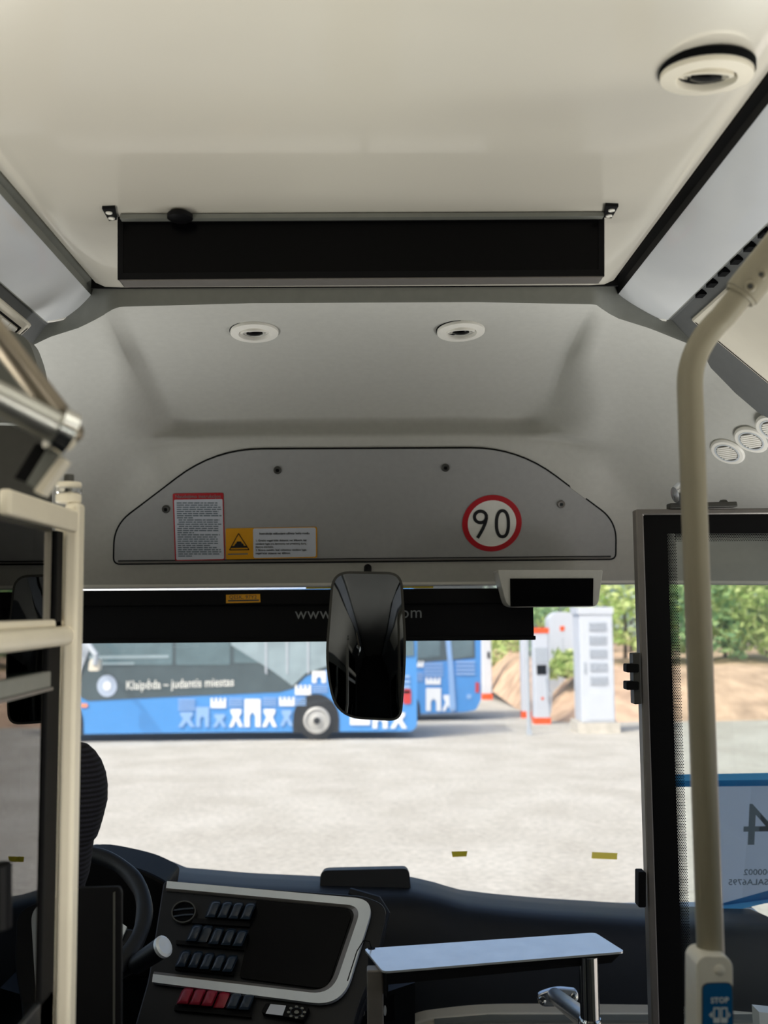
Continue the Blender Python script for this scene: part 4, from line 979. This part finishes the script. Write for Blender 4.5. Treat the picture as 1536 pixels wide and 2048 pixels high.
hg = cyl('hinge', 1004, 986, 25*k1, 'post', cab); cyl('hinge_ring', 986, 973, 25*k1, 'chrome', hg); cyl('hinge_washer', 973, 962, 25*k1, 'post', hg); cyl('hinge_bolt', 962, 946, 10*k1, 'darkgrey', hg)
tag(cab, 'cream framed driver cab door with two dark window panes', 'door')

# handrails above the cab door
hr = empty('handrail', aY(120, 900, 1.05))
kk_ = 1.07/F
A0, A1 = aY(-75, 580, .98), aY(130, 846, 1.05)
obj('upper_tube', MB().tube([A0, A0.lerp(A1, .5), A0.lerp(A1, 1.0), A0.lerp(A1, 1.10), A0.lerp(A1, 1.14)], [25*kk_, 25*kk_, 25*kk_, 22*kk_, 12*kk_], 24), M['tube'], hr, smooth=True)
B0, B1 = aY(-60, 768, .96), aY(116, 858, 1.01)
obj('lower_tube', MB().tube([B0, B1], 34*.98/F, 24), M['handsteel'], hr, smooth=True)
d = (B1-B0).normalized()
obj('clamp_ring', MB().tube([B1-d*.004, B1+d*.012], 44*kk_, 24), M['chrome'], hr, smooth=True)
Pb = YP(1.03)
obj('clamp_plate', MB().prism(Pb.pts([(70, 884), (100, 890), (56, 966), (26, 956)], -.004), (0, .018, 0)), M['black'], hr, bevel=.002)
obj('clamp_block', MB().prism(Pb.pts([(98, 888), (121, 912), (79, 985), (50, 966)], .002), (0, .02, 0)), M['midgrey'], hr, bevel=.002)
obj('plate_edge', MB().prism(Pb.pts(rounded([(119, 912), (131, 921), (83, 991), (67, 982)], 2, 3), .006), (0, .02, 0)), M['post'], hr)
obj('end_cap', MB().lathe(aY(134, 884, 1.04), V((.6, -.3, -.5)), [(20*kk_, -.008), (20*kk_, 0), (16*kk_, .004), (.001, .005)], 20), M['post'], hr, smooth=True)
tag(hr, 'satin metal handrail of two tubes clamped together above the cab door', 'handrail')
# dark blind box and pillar cover on the driver side
bb = obj('side_blind', MB().prism(YP(2.22).pts(rounded([(-220, 846), (60, 852), (92, 872), (94, 1200), (-220, 1200)], [2, 10, 14, 2, 2], 4)), (0, .04, 0)), M['darkgrey'], bevel=.01)
tag(bb, 'dark grey side blind box behind the cab handrail', 'blind')
pc = obj('pillar_cover', MB().prism(YP(2.30).pts(rounded([(-160, 650), (20, 660), (56, 676), (78, 735), (84, 846), (-160, 846)], [2, 10, 30, 30, 6, 2], 5)), (0, .06, 0)), M['midgrey'], bevel=.012, seg=3)
tag(pc, 'rounded grey-green pillar cover behind the upper handrail tube', 'cover')

# ================================================================== RIGHT SIDE: door leaf, pole, notice
YD = 2.33; DP = YP(YD)
dx0 = DP.hit(1272, 1020).x; dzt = DP.hit(1300, 1018).z; dx1 = 1.20
fw_ = .017
leaf = empty('door_leaf', ((dx0+dx1)/2, YD, .05))
def dpoly(a, b, c, d): return [V((a, YD, b)), V((c, YD, b)), V((c, YD, d)), V((a, YD, d))]
def dframe(name, i0, i1, y, th, m, zb0=.06):
    o = [V((dx0+i0, y, zb0+i0)), V((dx1-i0, y, zb0+i0)), V((dx1-i0, y, dzt-i0*.75)), V((dx0+i0, y, dzt-i0*.75))]
    i_ = [V((dx0+i1, y, zb0+i1)), V((dx1-i1, y, zb0+i1)), V((dx1-i1, y, dzt-i1*.75)), V((dx0+i1, y, dzt-i1*.75))]
    return obj(name, MB().frame(o, i_, (0, th, 0)), m, leaf)
f_ = dframe('frame', 0, fw_, YD, .035, M['alu']); f_.modifiers.new('b', 'BEVEL').width = .003
dframe('black_border', fw_, fw_+.056, YD+.012, .012, M['rubber'])
obj('pane', MB().box((dx0+fw_+.05, YD+.014, .1), (dx1-fw_-.03, YD+.020, dzt-.04)), M['doorglass'], leaf)
# printed dots along the border: halftone rows
dots = MB(); pitch = .0040; bx0 = dx0+fw_+.0545; bz0 = dzt-(fw_+.056)*.75+.0015
def dot(x, z, r): dots.poly([V((x+r*math.cos(a), YD+.013, z+r*math.sin(a))) for a in [i*math.pi/3 for i in range(6)]])
row = 0; z = bz0-.002
while z > .75:
    for c in range(5):
        x = bx0+.002+c*pitch+(pitch/2 if row % 2 else 0); dot(x, z, .00215-.00018*c)
    z -= pitch*.866; row += 1
for rrow in range(6):
    x = bx0+.02
    while x < dx1-fw_-.05:
        dot(x+(pitch/2 if rrow % 2 else 0), bz0-.002-rrow*pitch*.866,   .00215-.00018*rrow); x += pitch
obj('dot_print', dots, M['rubber'], leaf, kind='stuff', recalc=False)
tp = obj('top_plate', MB().prism(DP.pts([(1340, 1006), (1474, 1003), (1476, 1013), (1340, 1017)], .004), (0, .03, 0)), M['darkgrey'], leaf, bevel=.002)
cb_ = DP.hit(1447, 1007, -.012)
obj('bolt', MB().lathe(cb_, (0, 0, 1), [(.010, 0), (.010, .004), (.007, .008), (.001, .009)], 14), M['darkgrey'], tp, smooth=True)
kn = DP.hit(1352, 985, .01)
obj('roller', MB().lathe(kn+V((.02, -.005, 0)), (-1, -.2, -.25), [(.024, -.02), (.027, 0), (.025, .016), (.018, .027), (.001, .031)], 24), M['steel'], leaf, smooth=True)
lt = obj('latch', MB().prism(DP.pts([(1266, 1307), (1281, 1306), (1284, 1408), (1269, 1409)], .012), (0, .035, 0)), M['darkgrey'], leaf, bevel=.002)
for y in (1328, 1363):
    obj('latch_tongue', MB().prism(DP.pts(rrect(1253, y, 1278, y+17, 3, 3), .018), (0, .03, 0)), M['black'], lt)
obj('buffer', MB().prism(DP.pts(rrect(1277, 1744, 1292, 1815, 3, 3), .01), (0, .03, 0)), M['rubber'], leaf)
tag(leaf, 'glazed door leaf with grey frame and thick black border', 'door')
# beige pole
pts_px = [(1424, 2010, 1.44), (1421, 1890, 1.44)]
px_ = aY(1396, 1220, 1.44)
zlow = 0.0
p_b = V((px_.x, 1.44, zlow)); z_b = aY(1382, 775, 1.44).z
q0 = V((px_.x, 1.44, z_b)); q2 = aY(1445, 635, 1.43); q1 = V((px_.x, 1.44, q0.z+(q2-q0).length*.52)); q3 = aY(1600, 440, 1.40)
bend = [q0*(1-t)**2+q1*2*t*(1-t)+q2*t*t for t in [i/10 for i in range(11)]]
pole = empty('grab_pole', p_b)
rad = 25.5/F*1.44*1.02
obj('tube', MB().tube([p_b, V((px_.x, 1.44, .8)), V((px_.x, 1.44, 1.5))]+bend+[q2.lerp(q3, .4), q3], rad, 28), M['pole'], pole, smooth=True)
dq = (q3-q2).normalized(); c0_ = aY(1478, 594, 1.425); c1_ = aY(1590, 455, 1.40)
cl = obj('clamp', MB().tube([c0_, c0_.lerp(c1_, .04), c0_.lerp(c1_, .05), c1_], [rad*1.26, rad*1.28, rad*1.42, rad*1.42], 28), M['pole'], pole, smooth=True)
vd = (CAM-c0_).normalized()
for px, py in ((1500, 573), (1521, 550)):
    c = aY(px, py, 1.418); c = c+vd*(.0)
    cen = c0_+dq*((c-c0_).dot(dq)); nrm = ((c-cen)-dq*(c-cen).dot(dq)); nrm = (nrm*.4+vd*.03).normalized()
    b = obj('bolt', MB().lathe(c+vd*(rad*1.32), vd, [(.0085, -.012), (.0085, .002), (.0065, .0045), (.004, .0045), (.0036, .001), (.0005, .001)], 18), M['pole'], cl, smooth=True)
    obj('bolt_socket', MB().lathe(c+vd*(rad*1.32+.0035), vd, [(.0035, 0), (.0035, .0015), (.0005, .0016)], 6), M['darkgrey'], b)
tag(pole, 'beige grab pole bent outwards near the ceiling, with a bolted clamp', 'pole')
# stop request button on the pole
PS = YP(1.405)
sb = obj('stop_button', MB().prism(PS.pts(rounded([(1392, 2200), (1393, 1925), (1405, 1911), (1452, 1911), (1466, 1928), (1468, 2200)], [4, 24, 14, 18, 26, 4], 6)), (0, .05, 0)), M['buttonbody'], bevel=.008, seg=3, smooth=True)
PS2 = YP(1.4045)
obj('label_plate', MB().prism(PS2.pts(rounded([(1406, 2100), (1406, 1968), (1464, 1966), (1466, 2100)], 14, 5), .001), (0, .004, 0)), M['bluelabel'], sb)
obj('label_rim', MB().frame(PS2.pts(rounded([(1404, 2102), (1404, 1966), (1466, 1964), (1468, 2102)], 15, 5), .0006), PS2.pts(rounded([(1406.5, 2100), (1406.5, 1968.5), (1463.5, 1966.5), (1465.5, 2100)], 14, 5), .0006), (0, .003, 0)), M['darkgrey'], sb)
ks = ppx(PS2, 1436, 2000)
obj('lettering', text('STOP', 14.5*ks, PS2.hit(1439.5, 2001, .0018), V((1, 0, .02)), V((.02, 0, 1)), bold=.00025, space=1.05), M['labelwhite'], sb)
ic = MB()
for x in (1427, 1442):
    ic.frame(PS2.pts([(x, 2015), (x+13, 2015), (x+13, 2046), (x, 2046)], .0018), PS2.pts([(x+2.5, 2018), (x+10.5, 2018), (x+10.5, 2036), (x+2.5, 2036)], .0018), (0, .0005, 0))
ic.prism(PS2.pts([(1418, 2030), (1425, 2023), (1425, 2037)], .0018), (0, .0005, 0)); ic.prism(PS2.pts([(1461, 2030), (1457, 2023), (1457, 2037)], .0018), (0, .0005, 0))
obj('door_pictogram', ic, M['labelwhite'], sb)
obj('call_lamp', MB().lathe(PS.hit(1438, 1938, -.002), (0, -1, .1), [(.0075, 0), (.0075, .002), (.006, .003), (.001, .0035)], 20), M['buttonbody'], sb, smooth=True)
tag(sb, 'beige stop button unit with a blue STOP label on the pole', 'button')

# paper notice taped to the windscreen
sh = obj('paper_notice', MB().poly(WP2.pts([(1432, 1566), (1640, 1560), (1650, 1800), (1444, 1812)], .008)), M['paper'])
kp_ = ppx(WP2, 1500, 1680)
un = -(WP2.hit(1530, 1680)-WP2.hit(1440, 1681)).normalized(); vn = WP2.v
obj('numeral', text('4', 134*kp_, WP2.hit(1517, 1654, .0092), un, vn), M['inkgrey'], sh)
obj('lettering', text('5D00002', 19*kp_, WP2.hit(1487, 1745, .0092), un, vn, 'RIGHT', .0002), M['inkgrey'], sh)
obj('lettering', text('0F7SALA6795', 19*kp_, WP2.hit(1456, 1765, .0092), un, vn, 'RIGHT', .0002), M['inkgrey'], sh)
tag(sh, 'white paper notice with a mirrored 4 taped to the windscreen', 'notice')
tape([(1347, 1549), (1640, 1544), (1640, 1558), (1348, 1562)], M['tapeb'], 'pale blue tape strip above the paper notice, its upper half', WP2, .0105)
tape([(1347, 1562), (1640, 1558), (1640, 1571), (1348, 1574)], M['tapeb2'], 'darker blue tape strip along the top edge of the paper notice', WP2, .0105)
tape([(1436, 1809), (1640, 1752), (1640, 1785), (1436, 1812)], M['tapeb2'], 'darker blue slanting tape on the bottom edge of the paper notice', WP2, .0105)
tape([(1370, 1821), (1560, 1790), (1600, 1790), (1374, 1844)], M['tapeb'], 'pale blue slanting tape strip below the paper notice', WP2, .0095)

# ================================================================== TRAY ON ITS POSTS
TZ = .955
tc_ = [aZ(728, 1897, TZ), aZ(1190, 1865, TZ), aZ(1250, 1903, TZ), aZ(766, 1943, TZ)]
def rpoly3(p, r):
    q = rounded([(v.x, v.y) for v in p], r, 5); return [V((x, y, TZ)) for x, y in q]
tray = empty('tray_stand', (tc_[0]+tc_[2])/2-V((0, 0, TZ)))
obj('tray_top', MB().prism(rpoly3(tc_, .012), (0, 0, -.004)), M['tray'], tray, label='bright stainless tray')
ins = [tc_[i].lerp((tc_[0]+tc_[1]+tc_[2]+tc_[3])/4, .03) for i in range(4)]
obj('front_lip', MB().prism([ins[3]-V((0, 0, .004)), ins[2]-V((0, 0, .004)), ins[2]-V((.02, 0, .022)), ins[3]-V((0, 0, .026))], V((-.0, .003, 0))), M['black'], tray)
obj('side_lip', MB().prism([ins[0]-V((0, 0, .004)), ins[3]-V((0, 0, .004)), ins[3]-V((0, 0, .05)), ins[0]-V((0, 0, .05))], V((.003, 0, 0))), M['black'], tray)
hc = aZ(743, 1897, TZ)
obj('hole', MB().lathe(hc, (0, 0, 1), [(.0075, 0), (.0075, .0008), (.001, .0008)], 16), M['dark'], tray)
obj('wire', MB().tube([hc+V((0, 0, .0)), hc+V((-.004, 0, .014)), hc+V((-.016, 0, .016)), hc+V((-.03, .0, -.005)), hc+V((-.05, .02, -.07))], .0012, 6), M['rubber'], tray)
lg = aZ(750, 1944, TZ-.01)
l1 = lg+V((.0, .012, -.0)); obj('leg', MB().box((l1.x-.016, l1.y-.016, .0), (l1.x+.016, l1.y+.016, TZ-.006)), M['alu'], tray, bevel=.003)
r_top = aZ(1177, 1912, TZ-.006); rt_ = 17.5/F*2.3
obj('leg', MB().tube([V((r_top.x, r_top.y, 0)), r_top], rt_, 20), M['chrome'], tray, smooth=True)
zc1 = aY(1180, 2036, r_top.y).z
obj('collar', MB().lathe(V((r_top.x, r_top.y, zc1-.05)), (0, 0, 1), [(rt_*1.2, 0), (rt_*1.22, .045), (rt_*1.1, .05), (rt_, .05)], 20, close=False), M['chrome'], tray, smooth=True)
fl0 = aY(1108, 2000, 2.86); 
PF = Plane(fl0, (1, .1, 0), (0, .1, 1))
fl = obj('flange', MB().prism(PF.pts(rounded([(1073, 1990), (1112, 1976), (1156, 1980), (1158, 2000), (1120, 2014), (1080, 2014)], [14, 18, 14, 12, 14, 14], 5)), (0, .02, 0)), M['steel'], tray, bevel=.003)
for px, py in ((1084, 2001), (1148, 1995)):
    c = PF.hit(px, py, .001); obj('screw', MB().lathe(c, PF.n, [(.011, 0), (.010, .005), (.004, .006), (.0035, .003), (.0005, .003)], 16), M['chrome'], fl, smooth=True)
obj('strut', MB().tube([aY(1110, 1992, 2.85), V((r_top.x, r_top.y, zc1-.01))], 17/F*2.5, 18), M['steel'], tray, smooth=True)
tag(tray, 'stainless steel tray on two posts in front of the dashboard', 'tray')
wb = obj('white_card', MB().prism(aYs, (0, .02, 0)), M['white']) if False else obj('white_card', MB().prism(YP(2.7).pts([(1518, 2024), (1620, 2034), (1620, 2200), (1528, 2200)]), (0, .05, .0)), M['white'])
tag(wb, 'white card box low behind the STOP button', 'box')
